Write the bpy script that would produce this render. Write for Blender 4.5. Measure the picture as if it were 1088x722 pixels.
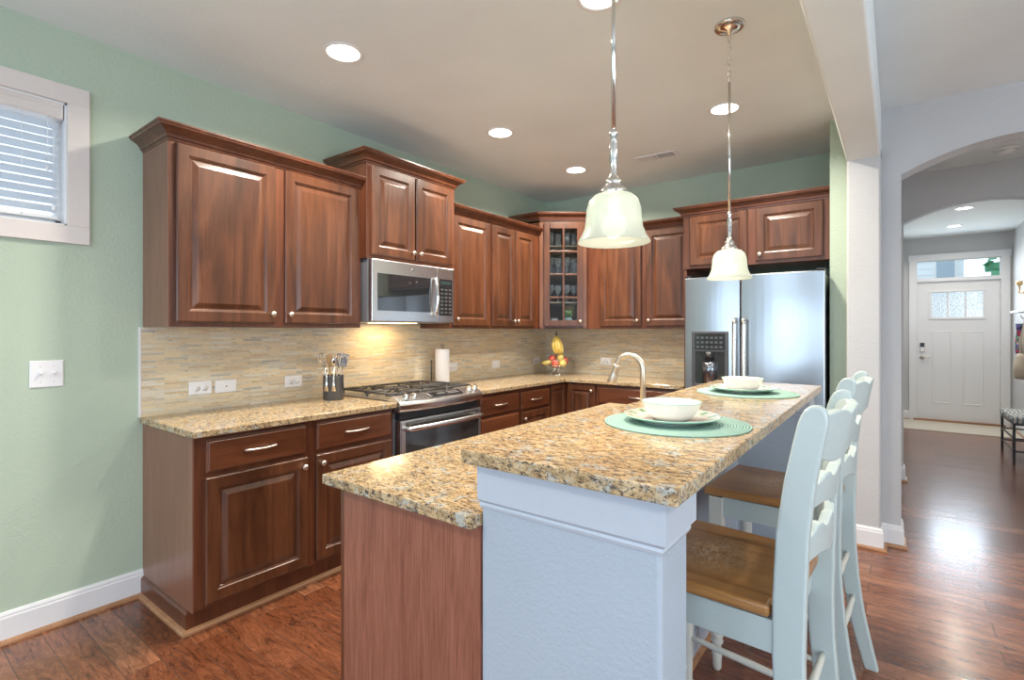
import bpy, bmesh, math, random
from mathutils import Vector, Matrix
random.seed(7)
D = bpy.data
for o in list(D.objects): D.objects.remove(o)
S = bpy.context.scene
COL = S.collection
PI = math.pi
def rad(a): return a*PI/180

# ------------------------------------------------------------------ camera, world, exposure
cam = D.cameras.new('camera'); camo = D.objects.new('camera', cam); COL.objects.link(camo)
camo.location = (3.10, -0.94, 1.354); camo.rotation_euler = (rad(90), 0, rad(37))
cam.sensor_width = 36; cam.lens = 543/1088*36; cam.shift_y = -9.6/1088; cam.clip_start = .02
S.camera = camo
S.view_settings.view_transform = 'Standard'; S.view_settings.look = 'None'
S.view_settings.gamma = 1; S.view_settings.use_curve_mapping = False
S.view_settings.exposure = -0.05
W = D.worlds.new('world'); S.world = W; W.use_nodes = True
W.node_tree.nodes['Background'].inputs[0].default_value = (.78, .88, 1, 1)
W.node_tree.nodes['Background'].inputs[1].default_value = 2.2
COOL = (.60, .79, 1.0); WARM = (1.0, .80, .58); NEUT = (1, .92, .80)
def area(name, loc, rot, sx, sy, power, color, parent=None, shape='RECTANGLE', spread=180):
    l = D.lights.new(name, 'AREA'); l.shape = shape; l.size = sx
    if shape in ('RECTANGLE', 'ELLIPSE'): l.size_y = sy
    l.energy = power; l.color = color; l.spread = rad(spread)
    o = D.objects.new(name, l); COL.objects.link(o); o.location = loc; o.rotation_euler = rot
    if parent: o.parent = parent
    return o
CEIL = 2.76
# daylight through the windows of the room behind the camera (area lights stand in the window openings)
area('daylight_sliding_door', (4.2, -3.74, 1.15), (rad(116), 0, 0), 2.3, 2.0, 50, COOL)
area('daylight_rear_window', (1.5, -3.74, 1.45), (rad(116), 0, 0), 1.5, 1.3, 33, COOL)
area('fill_side_window', (6.34, -.6, 1.35), (rad(116), 0, rad(90)), 2.4, 1.6, 55, (.80, .90, 1))  # fill light: unseen right-hand window added to brighten the room
area('daylight_door_glass', (3.80, 8.95, 1.75), (rad(-80), 0, 0), .60, .40, 10, (.72, .86, 1))
area('daylight_transom', (3.80, 8.95, 2.27), (rad(-75), 0, 0), .90, .26, 4, (.72, .86, 1))
RECESSED_W = 29; HALL_W = 11; PENDANT_W = 1.4

# ------------------------------------------------------------------ node helpers
def new_mat(name):
    m = D.materials.new(name); m.use_nodes = True
    n = m.node_tree.nodes; b = n['Principled BSDF']
    return m, n, m.node_tree.links, b
def setp(b, **k):
    al = dict(color='Base Color', rough='Roughness', metal='Metallic', spec='Specular IOR Level', coat='Coat Weight', coatr='Coat Roughness',
              trans='Transmission Weight', ior='IOR', emc='Emission Color', ems='Emission Strength', alpha='Alpha', aniso='Anisotropic', sss='Subsurface Weight')
    for a, v in k.items():
        if a in ('color', 'emc') and len(v) == 3: v = (*v, 1)
        b.inputs[al[a]].default_value = v
def coords(n, l, scale=(1, 1, 1), rot=(0, 0, 0), kind='Object', add=None):
    tc = n.new('ShaderNodeTexCoord'); mp = n.new('ShaderNodeMapping')
    mp.inputs['Scale'].default_value = scale; mp.inputs['Rotation'].default_value = rot
    if add is None: l.new(tc.outputs[kind], mp.inputs[0])
    else:
        va = n.new('ShaderNodeVectorMath'); va.operation = 'ADD'; l.new(tc.outputs[kind], va.inputs[0]); l.new(add, va.inputs[1]); l.new(va.outputs[0], mp.inputs[0])
    return mp.outputs[0]
def noise(n, l, vec, scale=5, detail=4, rough=.5, dist=0):
    t = n.new('ShaderNodeTexNoise'); t.inputs['Scale'].default_value = scale; t.inputs['Detail'].default_value = detail
    t.inputs['Roughness'].default_value = rough; t.inputs['Distortion'].default_value = dist
    if vec: l.new(vec, t.inputs['Vector'])
    return t.outputs[0]
def ramp(n, l, fac, stops, interp='LINEAR'):
    r = n.new('ShaderNodeValToRGB'); cr = r.color_ramp; cr.interpolation = interp
    while len(cr.elements) < len(stops): cr.elements.new(.5)
    for e, (p, c) in zip(cr.elements, stops):
        e.position = p; e.color = (*c, 1) if len(c) == 3 else c
    l.new(fac, r.inputs[0]); return r.outputs[0]
def mix(n, l, fac, a, b, mode='MIX'):
    m = n.new('ShaderNodeMix'); m.data_type = 'RGBA'; m.blend_type = mode
    for i, v in ((0, fac), (6, a), (7, b)):
        if hasattr(v, 'links'): l.new(v, m.inputs[i])
        elif isinstance(v, (int, float)): m.inputs[i].default_value = v
        else: m.inputs[i].default_value = (*v, 1)
    return m.outputs[2]
def bump(n, l, b, h, strength=.2, dist=.01, prev=None):
    bn = n.new('ShaderNodeBump'); bn.inputs['Strength'].default_value = strength; bn.inputs['Distance'].default_value = dist
    l.new(h, bn.inputs['Height'])
    if prev: l.new(prev, bn.inputs['Normal'])
    l.new(bn.outputs[0], b.inputs['Normal']); return bn.outputs[0]
def simple(name, color, rough=.5, **k):
    m, n, l, b = new_mat(name); setp(b, color=color, rough=rough, **k)
    v = coords(n, l); h = noise(n, l, v, 60, 2)
    r = ramp(n, l, h, [(.3, tuple(c*.985 for c in color)), (.7, tuple(min(1, c*1.01) for c in color))]); l.new(r, b.inputs['Base Color'])
    return m
def paint(name, color, rough=.6, tex=.18, scale=75):
    m, n, l, b = new_mat(name); setp(b, color=color, rough=rough)
    v = coords(n, l); c = noise(n, l, v, 1.6, 2)
    r = ramp(n, l, c, [(.3, tuple(x*.96 for x in color)), (.7, tuple(min(1, x*1.03) for x in color))]); l.new(r, b.inputs['Base Color'])
    h = noise(n, l, v, scale, 3, .55, .4); bump(n, l, b, h, tex, .010)
    return m
def wood(name, dark, mid, light, axis='z', rough=.32, coat=.35, blotch=.5, fine=1, gs=.55):
    m, n, l, b = new_mat(name); setp(b, rough=rough, coat=coat, coatr=.34)
    oi = n.new('ShaderNodeObjectInfo'); off = n.new('ShaderNodeVectorMath'); off.operation = 'SCALE'
    cx = n.new('ShaderNodeCombineXYZ'); l.new(oi.outputs['Random'], cx.inputs[0]); l.new(oi.outputs['Random'], cx.inputs[1]); l.new(oi.outputs['Random'], cx.inputs[2])
    l.new(cx.outputs[0], off.inputs[0]); off.inputs['Scale'].default_value = 37
    i = 'xyz'.index(axis); sc = [9*fine]*3; sc[i] = .9*fine
    v = coords(n, l, sc, add=off.outputs[0]); g = noise(n, l, v, 1.0, 6, .62, 1.3)
    sc2 = [70*fine]*3; sc2[i] = 2.2*fine; v2 = coords(n, l, sc2, add=off.outputs[0]); f = noise(n, l, v2, 1.5, 3, .6)
    sc3 = [2.4]*3; sc3[i] = 1.0; v3 = coords(n, l, sc3, add=off.outputs[0]); bl = noise(n, l, v3, 1.4, 3, .6, .5)
    c = ramp(n, l, g, [(.28, dark), (.5, mid), (.75, light)])
    c2 = ramp(n, l, f, [(.36, tuple(1-(1-q)*max(1, gs*1.25) for q in (.62, .58, .55))), (.56, (1, 1, 1))])
    c3 = ramp(n, l, bl, [(.3, (.62, .58, .56)), (.6, (1.0, 1.0, 1.0)), (.8, (1.12, 1.1, 1.05))])
    x = mix(n, l, min(gs, 1), c, c2, 'MULTIPLY'); x = mix(n, l, blotch, x, c3, 'MULTIPLY'); l.new(x, b.inputs['Base Color'])
    bump(n, l, b, f, .06, .002)
    return m
def granite():
    m, n, l, b = new_mat('granite'); setp(b, rough=.13, spec=.36)
    v = coords(n, l, (1, 1, 1)); ve = coords(n, l, (.62, 1.25, 1), (0, 0, .35))
    a = noise(n, l, ve, 48, 6, .7, .6); base = ramp(n, l, a, [(.32, (.22, .14, .08)), (.43, (.39, .27, .14)), (.54, (.58, .42, .23)), (.68, (.64, .51, .33)), (.8, (.62, .57, .47))])
    g = noise(n, l, v, 21, 5, .65, .5); gm = ramp(n, l, g, [(.54, (0, 0, 0)), (.64, (1, 1, 1))])
    base = mix(n, l, gm, base, (.44, .46, .42))
    s = noise(n, l, ve, 85, 5, .75, 1.0); sm = ramp(n, l, s, [(.53, (0, 0, 0)), (.58, (1, 1, 1))])
    base = mix(n, l, sm, base, (.075, .055, .045))
    s2 = noise(n, l, ve, 38, 4, .7, 1.2); sm2 = ramp(n, l, s2, [(.59, (0, 0, 0)), (.65, (1, 1, 1))])
    base = mix(n, l, sm2, base, (.11, .10, .10))
    q = noise(n, l, v, 170, 2, .5); qm = ramp(n, l, q, [(.60, (0, 0, 0)), (.66, (1, 1, 1))])
    base = mix(n, l, qm, base, (.26, .17, .10))
    l.new(base, b.inputs['Base Color']); return m
def tile_backsplash(axis):
    m, n, l, b = new_mat('backsplash_mosaic_'+axis); setp(b, rough=.3)
    tc = n.new('ShaderNodeTexCoord'); sp = n.new('ShaderNodeSeparateXYZ'); cb = n.new('ShaderNodeCombineXYZ')
    l.new(tc.outputs['Object'], sp.inputs[0]); l.new(sp.outputs['Y' if axis == 'y' else 'X'], cb.inputs[0]); l.new(sp.outputs['Z'], cb.inputs[1])
    def brick(w, off, c1, c2, mort):
        br = n.new('ShaderNodeTexBrick'); l.new(cb.outputs[0], br.inputs['Vector']); br.inputs['Scale'].default_value = 1
        br.inputs['Brick Width'].default_value = w; br.inputs['Row Height'].default_value = .0132; br.inputs['Mortar Size'].default_value = .0011
        br.inputs['Mortar Smooth'].default_value = .15; br.offset = off; br.inputs['Color1'].default_value = c1; br.inputs['Color2'].default_value = c2; br.inputs['Mortar'].default_value = mort
        br.inputs['Bias'].default_value = 0
        return br
    br = brick(.112, .37, (0, 0, 0, 1), (1, 1, 1, 1), (.5, .5, .5, 1))
    c = ramp(n, l, br.outputs['Color'], [(0, (.44, .43, .37)), (.14, (.68, .57, .39)), (.34, (.76, .61, .37)), (.48, (.60, .55, .44)), (.60, (.78, .66, .43)), (.78, (.60, .46, .28)), (.92, (.72, .67, .55))])
    v = coords(n, l, (1, 1, 6)); st = noise(n, l, v, 26, 5, .7, .6)
    sm = ramp(n, l, st, [(.33, (.32, .34, .34)), (.41, (.95, .95, .95)), (.75, (1.08, 1.04, .98))]); c = mix(n, l, .95, c, sm, 'MULTIPLY')
    c = mix(n, l, br.outputs['Fac'], c, (.62, .58, .50)); l.new(c, b.inputs['Base Color'])
    inv = n.new('ShaderNodeMath'); inv.operation = 'SUBTRACT'; inv.inputs[0].default_value = 1; l.new(br.outputs['Fac'], inv.inputs[1])
    bump(n, l, b, inv.outputs[0], .5, .0015); return m
def floor_mat():
    m, n, l, b = new_mat('hardwood_floor'); setp(b, rough=.24, spec=.5, coat=.25, coatr=.15)
    tc = n.new('ShaderNodeTexCoord')
    br = n.new('ShaderNodeTexBrick'); l.new(tc.outputs['Object'], br.inputs['Vector']); br.inputs['Scale'].default_value = 1
    br.inputs['Brick Width'].default_value = 1.15; br.inputs['Row Height'].default_value = .127; br.inputs['Mortar Size'].default_value = .0022; br.inputs['Mortar Smooth'].default_value = .2
    br.offset = .41; br.offset_frequency = 2; br.inputs['Color1'].default_value = (0, 0, 0, 1); br.inputs['Color2'].default_value = (1, 1, 1, 1); br.inputs['Mortar'].default_value = (.5, .5, .5, 1); br.inputs['Bias'].default_value = 0
    sc = n.new('ShaderNodeVectorMath'); sc.operation = 'SCALE'; sc.inputs['Scale'].default_value = 23; l.new(br.outputs['Color'], sc.inputs[0])
    v = coords(n, l, (2.2, 9, 9), add=sc.outputs[0]); g = noise(n, l, v, 1.5, 6, .62, 2.6)
    base = ramp(n, l, br.outputs['Color'], [(0, (.155, .048, .020)), (.35, (.30, .110, .050)), (.65, (.21, .070, .030)), (1, (.36, .155, .080))])
    gr = ramp(n, l, g, [(.36, (.30, .24, .22)), (.44, (.80, .74, .70)), (.47, (.45, .38, .36)), (.52, (1, 1, 1)), (.58, (.7, .65, .62)), (.66, (1.15, 1.12, 1.1)), (.8, (1.3, 1.27, 1.25))])
    c = mix(n, l, .85, base, gr, 'MULTIPLY')
    vc = coords(n, l, (1.5, 6.5, 6.5), add=sc.outputs[0]); nc = noise(n, l, vc, 1.0, 2, .5, 1.2); mu = n.new('ShaderNodeMath'); mu.operation = 'MULTIPLY'; mu.inputs[1].default_value = 9; l.new(nc, mu.inputs[0])
    fr_ = n.new('ShaderNodeMath'); fr_.operation = 'FRACT'; l.new(mu.outputs[0], fr_.inputs[0]); cl_ = ramp(n, l, fr_.outputs[0], [(0, (.45, .38, .34)), (.10, (.62, .56, .52)), (.30, (1, 1, 1)), (.88, (1.05, 1.04, 1.03)), (1, (.45, .38, .34))]); c = mix(n, l, .45, c, cl_, 'MULTIPLY')
    v2 = coords(n, l, (4, 60, 60), add=sc.outputs[0]); f = noise(n, l, v2, 1.2, 3, .6); fr = ramp(n, l, f, [(.3, (.7, .68, .66)), (.6, (1, 1, 1))]); c = mix(n, l, .6, c, fr, 'MULTIPLY')
    c = mix(n, l, br.outputs['Fac'], c, (.10, .045, .025)); l.new(c, b.inputs['Base Color'])
    inv = n.new('ShaderNodeMath'); inv.operation = 'SUBTRACT'; inv.inputs[0].default_value = 1; l.new(br.outputs['Fac'], inv.inputs[1])
    p = bump(n, l, b, inv.outputs[0], .6, .002)
    v3 = coords(n, l, (2.2, 12, 12), add=sc.outputs[0]); h = noise(n, l, v3, 1.2, 3, .5); bump(n, l, b, h, .16, .006, p); return m
def steel(name, color=(.68, .68, .68), rough=.27, wav=0, axis='x', brush=.05):
    m, n, l, b = new_mat(name); setp(b, color=color, rough=rough, metal=1)
    sc = [260]*3; sc['xyz'.index(axis)] = 2.5; v = coords(n, l, sc); h = noise(n, l, v, 1, 2); p = bump(n, l, b, h, brush, .0005)
    if wav: v2 = coords(n, l, (1, 1, 1)); h2 = noise(n, l, v2, 2.3, 1); bump(n, l, b, h2, wav, .02, p)
    return m
def glass(name, color=(1, 1, 1), rough=0, ior=1.45):
    m, n, l, b = new_mat(name); setp(b, color=color, rough=rough, trans=1, ior=ior); return m
def thin_glass(name, tint=(.95, .97, .98)):
    m, n, l, b = new_mat(name); tr = n.new('ShaderNodeBsdfTransparent'); tr.inputs[0].default_value = (*tint, 1); gl = n.new('ShaderNodeBsdfGlossy'); gl.inputs['Roughness'].default_value = .02
    fr = n.new('ShaderNodeFresnel'); fr.inputs[0].default_value = 1.5; mx = n.new('ShaderNodeMixShader'); l.new(fr.outputs[0], mx.inputs[0]); l.new(tr.outputs[0], mx.inputs[1]); l.new(gl.outputs[0], mx.inputs[2])
    l.new(mx.outputs[0], n['Material Output'].inputs[0]); return m
def emis(name, color, s):
    m, n, l, b = new_mat(name); setp(b, color=(.9, .9, .9), emc=color, ems=s); return m

MT = {}
MT['green'] = paint('sage_green_wall_paint', (.465, .56, .44), .55, .30, 70)
MT['grey'] = paint('pale_grey_wall_paint', (.55, .55, .55))
MT['ceil'] = paint('ceiling_paint', (.84, .89, .88), .8, .14, 45)
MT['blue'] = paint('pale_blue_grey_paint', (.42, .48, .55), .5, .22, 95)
MT['bluetrim'] = simple('pale_blue_trim_paint', (.50, .55, .62), .35)
MT['white'] = simple('white_trim_paint', (.78, .78, .79), .35)
MT['casing'] = simple('window_casing_paint', (.74, .68, .64), .4)
MT['cherry'] = wood('cherry_wood', (.050, .017, .007), (.118, .040, .016), (.195, .074, .031), 'z', blotch=1.0)
MT['cherryx'] = wood('cherry_wood_horizontal', (.085, .024, .009), (.155, .047, .017), (.22, .075, .030), 'x', blotch=.8)
MT['cherryd'] = wood('cherry_wood_frame', (.075, .022, .010), (.13, .040, .017), (.18, .062, .027), 'z')
MT['endpanel'] = wood('cherry_laminate_side', (.20, .085, .05), (.25, .11, .068), (.29, .135, .088), 'z', .34, .2, .2, 1.6)
MT['oak'] = wood('reddish_oak_panel', (.20, .068, .042), (.32, .120, .075), (.38, .155, .10), 'z', .4, .15, .2, 2.6, gs=.8)
MT['quarter'] = wood('oak_quarter_round', (.30, .14, .06), (.42, .21, .10), (.5, .27, .14), 'x', .4, .2, .2)
MT['seat'] = wood('chair_seat_wood', (.28, .12, .03), (.44, .21, .065), (.54, .29, .10), 'x', .3, .3, .5)
def worn_seat(m):
    n = m.node_tree.nodes; l = m.node_tree.links; b = n['Principled BSDF']; src = b.inputs['Base Color'].links[0].from_socket
    tc = n.new('ShaderNodeTexCoord'); mp = n.new('ShaderNodeMapping'); mp.inputs['Location'].default_value = (-.20*5.5, 0, 0); mp.inputs['Scale'].default_value = (5.5, 5.0, 0); l.new(tc.outputs['Object'], mp.inputs[0])
    ln = n.new('ShaderNodeVectorMath'); ln.operation = 'LENGTH'; l.new(mp.outputs[0], ln.inputs[0]); mk = ramp(n, l, ln.outputs['Value'], [(.15, (1, 1, 1)), (.75, (0, 0, 0))])
    nz = noise(n, l, coords(n, l, (90, 30, 1), (0, 0, .5)), 1, 4, .7, 1.5); sc = ramp(n, l, nz, [(.46, (0, 0, 0)), (.56, (.6, .6, .6))]); f = mix(n, l, 1, mk, sc, 'MULTIPLY')
    c = mix(n, l, f, src, (.62, .50, .36)); l.new(c, b.inputs['Base Color'])
worn_seat(MT['seat'])
MT['granite'] = granite()
MT['tile_y'] = tile_backsplash('y'); MT['tile_x'] = tile_backsplash('x')
MT['floor'] = floor_mat()
MT['steel'] = steel('brushed_steel'); MT['steelz'] = steel('brushed_steel_door', (.44, .48, .52), .28, .40, 'x', .03)
MT['steelside'] = simple('grey_appliance_side', (.28, .29, .31), .4, metal=.6)
MT['nickel'] = steel('satin_nickel', (.66, .60, .52), .36, 0, 'z', .01)
MT['chrome'] = steel('polished_nickel', (.78, .76, .72), .12, 0, 'z', .0)
MT['black'] = simple('black_plastic', (.018, .018, .02), .3)
MT['iron'] = simple('cast_iron', (.045, .042, .04), .42, metal=.3)
MT['blackglass'] = simple('black_glass', (.02, .021, .024), .04, coat=1, coatr=.02)
MT['ovenglass'] = simple('oven_glass', (.045, .042, .04), .06, coat=1, coatr=.02)
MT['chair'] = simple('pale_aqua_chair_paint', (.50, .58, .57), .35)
MT['cream'] = simple('cream_chair_paint', (.66, .66, .60), .38)
MT['plastic'] = simple('white_plastic', (.82, .82, .82), .3)
MT['porcelain'] = simple('white_porcelain', (.74, .73, .70), .12, coat=.6, coatr=.05)
MT['tealrim'] = simple('teal_rim_glaze', (.25, .52, .44), .2)
MT['towel'] = simple('paper_towel', (.86, .86, .88), .9)
MT['cabin'] = simple('cabinet_interior', (.50, .38, .26), .5)
def mat_glassware():
    m, n, l, b = new_mat('brightened_glassware'); setp(b, color=(.75, .78, .78), rough=.08, spec=1.0)
    tr = n.new('ShaderNodeBsdfTransparent'); tr.inputs[0].default_value = (.93, .95, .95, 1); lw = n.new('ShaderNodeLayerWeight'); lw.inputs[0].default_value = .45
    r = ramp(n, l, lw.outputs['Facing'], [(0, (.16, .16, .16)), (.6, (.35, .35, .35)), (1, (.9, .9, .9))])  # white mixed in, more at edges, brightens glass in the unlit cabinet
    mx = n.new('ShaderNodeMixShader'); l.new(r, mx.inputs[0]); l.new(tr.outputs[0], mx.inputs[1]); l.new(b.outputs[0], mx.inputs[2]); l.new(mx.outputs[0], n['Material Output'].inputs[0]); return m
MT['glassware'] = mat_glassware()
MT['pane'] = thin_glass('window_pane')
MT['lampdisc'] = emis('recessed_lens', (1, .93, .80), 9)
MT['hingem'] = MT['nickel']

# ------------------------------------------------------------------ mesh helpers
class MB:
    def __init__(s): s.v = []; s.f = []; s.sm = []
    def add(s, vs, fs, smooth=False):
        o = len(s.v); s.v += [tuple(v) for v in vs]; s.f += [tuple(i+o for i in f) for f in fs]; s.sm += [smooth]*len(fs); return s
    def box(s, x0, x1, y0, y1, z0, z1):
        vs = [(x, y, z) for x in (x0, x1) for y in (y0, y1) for z in (z0, z1)]
        return s.add(vs, [(0, 1, 3, 2), (4, 6, 7, 5), (0, 4, 5, 1), (2, 3, 7, 6), (0, 2, 6, 4), (1, 5, 7, 3)])
    def obox(s, c, size, M):
        vs = [Vector(c) + M @ Vector((x*size[0]/2, y*size[1]/2, z*size[2]/2)) for x in (-1, 1) for y in (-1, 1) for z in (-1, 1)]
        return s.add(vs, [(0, 1, 3, 2), (4, 6, 7, 5), (0, 4, 5, 1), (2, 3, 7, 6), (0, 2, 6, 4), (1, 5, 7, 3)])
    def prism(s, poly, a0, a1, axis='z', smooth=False):
        def P(p, a):
            if axis == 'z': return (p[0], p[1], a)
            if axis == 'y': return (p[0], a, p[1])
            return (a, p[0], p[1])
        n = len(poly); vs = [P(p, a0) for p in poly]+[P(p, a1) for p in poly]
        s.add(vs, [tuple(range(n)), tuple(reversed(range(n, 2*n)))])
        o = len(s.v)-2*n; 
        for i in range(n): s.f.append((o+i, o+(i+1) % n, o+n+(i+1) % n, o+n+i)); s.sm.append(smooth)
        return s
    def lathe(s, prof, seg=24, c=(0, 0, 0), axis='z', cap=True, M=None):
        vs = []; n = len(prof)
        for i in range(seg):
            a = 2*PI*i/seg
            for r, z in prof:
                p = Vector((r*math.cos(a), r*math.sin(a), z))
                if axis == 'x': p = Vector((p.z, p.x, p.y))
                if axis == 'y': p = Vector((p.x, p.z, p.y))
                if axis == '-y': p = Vector((p.x, -p.z, p.y))
                if M: p = M @ p
                vs.append(p+Vector(c))
        fs = []
        for i in range(seg):
            j = (i+1) % seg
            for k in range(n-1): fs.append((i*n+k, j*n+k, j*n+k+1, i*n+k+1))
        s.add(vs, fs, True)
        if cap:
            o = len(s.v)-len(vs)
            if prof[0][0] > 1e-6: s.f.append(tuple(o+i*n for i in reversed(range(seg)))); s.sm.append(False)
            if prof[-1][0] > 1e-6: s.f.append(tuple(o+i*n+n-1 for i in range(seg))); s.sm.append(False)
        return s
    def tube(s, pts, r, seg=10, closed=False, flat=1.0):
        pts = [Vector(p) for p in pts]; n = len(pts); rr = r if isinstance(r, (list, tuple)) else [r]*n
        vs = []; up = None
        for i, p in enumerate(pts):
            if closed: t = (pts[(i+1) % n]-pts[i-1])
            else: t = pts[min(i+1, n-1)]-pts[max(i-1, 0)]
            t.normalize()
            if up is None:
                up = Vector((0, 0, 1)) if abs(t.z) < .9 else Vector((1, 0, 0))
            a = (up - t*up.dot(t)).normalized(); b = t.cross(a); up = a
            for k in range(seg):
                an = 2*PI*k/seg; vs.append(p+a*math.cos(an)*rr[i]*flat+b*math.sin(an)*rr[i])
        fs = []
        for i in range(n if closed else n-1):
            j = (i+1) % n
            for k in range(seg): fs.append((i*seg+k, i*seg+(k+1) % seg, j*seg+(k+1) % seg, j*seg+k))
        s.add(vs, fs, True)
        if not closed:
            o = len(s.v)-len(vs); s.f.append(tuple(o+k for k in reversed(range(seg)))); s.f.append(tuple(o+(n-1)*seg+k for k in range(seg))); s.sm += [False, False]
        return s
    def sphere(s, c, r, sc=(1, 1, 1), seg=16, rings=10):
        prof = [(max(1e-7, math.sin(PI*i/rings)*r), -math.cos(PI*i/rings)*r) for i in range(rings+1)]
        M = Matrix.Diagonal(sc).to_3x3() if not isinstance(sc, Matrix) else sc
        return s.lathe(prof, seg, c, 'z', False, M)
    def loops(s, w, h, prof, x0=0, z0=0):
        """concentric rectangles in the xz plane; prof = [(inset, y)], last filled"""
        vs = []
        for i, y in prof: vs += [(x0+i, y, z0+i), (x0+w-i, y, z0+i), (x0+w-i, y, z0+h-i), (x0+i, y, z0+h-i)]
        fs = [(3, 2, 1, 0)]
        for k in range(len(prof)-1):
            for i in range(4):
                j = (i+1) % 4; fs.append((k*4+i, k*4+j, k*4+4+j, k*4+4+i))
        e = (len(prof)-1)*4; fs.append((e, e+1, e+2, e+3)); return s.add(vs, fs)
    def sweep(s, path, prof, closed=False):
        """horizontal polyline path [(x,y)], outward normal on the right-hand side; prof = [(out, z)] closed section"""
        n = len(path); P = [Vector(p) for p in path]; m = len(prof); vs = []
        for i in range(n):
            def nrm(a, b): d = (b-a).normalized(); return Vector((d.y, -d.x))
            if closed: n1 = nrm(P[i-1], P[i]); n2 = nrm(P[i], P[(i+1) % n])
            else:
                n1 = nrm(P[i-1], P[i]) if i > 0 else nrm(P[0], P[1]); n2 = nrm(P[i], P[i+1]) if i < n-1 else n1
            b = (n1+n2).normalized(); k = 1/max(.3, b.dot(n1))
            for o, z in prof: vs.append((P[i].x+b.x*o*k, P[i].y+b.y*o*k, z))
        fs = []
        for i in range(n if closed else n-1):
            j = (i+1) % n
            for k in range(m): fs.append((i*m+k, j*m+k, j*m+(k+1) % m, i*m+(k+1) % m))
        if not closed: fs += [tuple(range(m)), tuple(reversed(range((n-1)*m, n*m)))]
        return s.add(vs, fs)
    def build(s, name, mat, parent=None, loc=None, rot=None, bevel=0, seg=2, smooth=None):
        me = D.meshes.new(name); me.from_pydata(s.v, [], s.f); me.validate()
        if len(me.polygons) == len(s.sm):
            for p, q in zip(me.polygons, s.sm): p.use_smooth = q if smooth is None else smooth
        bm = bmesh.new(); bm.from_mesh(me); bmesh.ops.recalc_face_normals(bm, faces=bm.faces); bm.to_mesh(me); bm.free()
        me.materials.append(MT[mat] if isinstance(mat, str) else mat)
        o = D.objects.new(name, me); COL.objects.link(o)
        if parent: o.parent = parent
        if loc: o.location = loc
        if rot: o.rotation_euler = rot
        if bevel:
            md = o.modifiers.new('Bevel', 'BEVEL'); md.width = bevel; md.segments = seg; md.limit_method = 'ANGLE'; md.angle_limit = rad(40)
        return o
def B(*a): return MB().box(*a)
def tag(o, label, cat, group=None, kind=None):
    o['label'] = label; o['category'] = cat
    if group: o['group'] = group
    if kind: o['kind'] = kind
    return o
def thing(name, label, cat, loc=(0, 0, 0), rz=0, group=None):
    o = D.objects.new(name, None); COL.objects.link(o); o.location = loc; o.rotation_euler = (0, 0, rz); o.empty_display_size = .1
    return tag(o, label, cat, group)
def struct(o): o['kind'] = 'structure'; return o
def kids(o): return [c for c in D.objects if c.parent == o]
def dup(o, parent=None):
    c = o.copy(); COL.objects.link(c)
    if parent: c.parent = parent
    for ch in kids(o): dup(ch, c)
    return c

# ------------------------------------------------------------------ room shell
struct(B(-.15, 6.6, -4.0, 9.2, -.1, 0).build('floor', 'floor'))
struct(B(-.15, 6.6, -4.0, 9.2, CEIL, CEIL+.1).build('ceiling', 'ceil'))
# left wall with window opening
WY0, WY1, WZ0, WZ1 = -1.12, -.285, 1.845, 2.415
w = MB().box(-.15, 0, -3.9, WY0, 0, CEIL).box(-.15, 0, WY1, 3.93, 0, CEIL).box(-.15, 0, WY0, WY1, 0, WZ0).box(-.15, 0, WY0, WY1, WZ1, CEIL)
struct(w.build('wall_left', 'green'))
struct(B(0, 2.74, 3.795, 3.93, 0, CEIL).build('wall_back', 'green'))
struct(B(2.74, 2.86, 3.075, 3.93, 0, CEIL).build('wall_fridge_side', 'green'))
def arch_wall(name, y0, y1, xa, xb, x0, x1, zs, zt, mat):
    mb = MB(); N = 28; xc = (x0+x1)/2; hw = (x1-x0)/2; k = (zt-zs)/hw**2
    poly = [(xa, 0), (x0, 0)]+[(x0+(x1-x0)*i/N, zt-k*(x0+(x1-x0)*i/N-xc)**2) for i in range(N+1)]+[(x1, 0), (xb, 0), (xb, CEIL), (xa, CEIL)]
    mb.box(xa, x0, y0, y1, 0, CEIL).box(x1, xb, y0, y1, 0, CEIL)
    pts = poly[2:3+N]
    for (a, za), (b, zb) in zip(pts[:-1], pts[1:]):
        mb.add([(a, y0, za), (b, y0, zb), (b, y0, CEIL), (a, y0, CEIL), (a, y1, za), (b, y1, zb), (b, y1, CEIL), (a, y1, CEIL)],
               [(0, 1, 2, 3), (7, 6, 5, 4), (0, 4, 5, 1), (3, 2, 6, 7)])
    return struct(mb.build(name, mat))
arch_wall('wall_hall_front', 3.08, 3.25, 2.86, 6.5, 3.121, 4.24, 2.332, 2.475, 'grey')
arch_wall('wall_hall_middle', 4.86, 5.0, 3.0, 4.5, 3.146, 4.24, 2.325, 2.47, 'grey')
struct(B(2.95, 3.09, 3.25, 9.0, 0, CEIL).build('wall_hall_left', 'grey'))
struct(B(4.395, 4.52, 3.25, 9.0, 0, CEIL).build('wall_hall_right', 'grey'))
struct(MB().box(3.0, 3.325, 9.0, 9.12, 0, CEIL).box(4.29, 4.5, 9.0, 9.12, 0, CEIL).box(3.325, 4.29, 9.0, 9.12, 2.435, CEIL).build('wall_foyer_end', 'grey'))
struct(B(2.842, 3.02, 2.95, 3.09, 0, 2.50).build('wall_pilaster', 'grey', bevel=.014, seg=4))
struct(B(2.842, 3.02, -3.9, 3.085, 2.435, CEIL).build('ceiling_beam', 'ceil', bevel=.014, seg=4))
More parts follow.
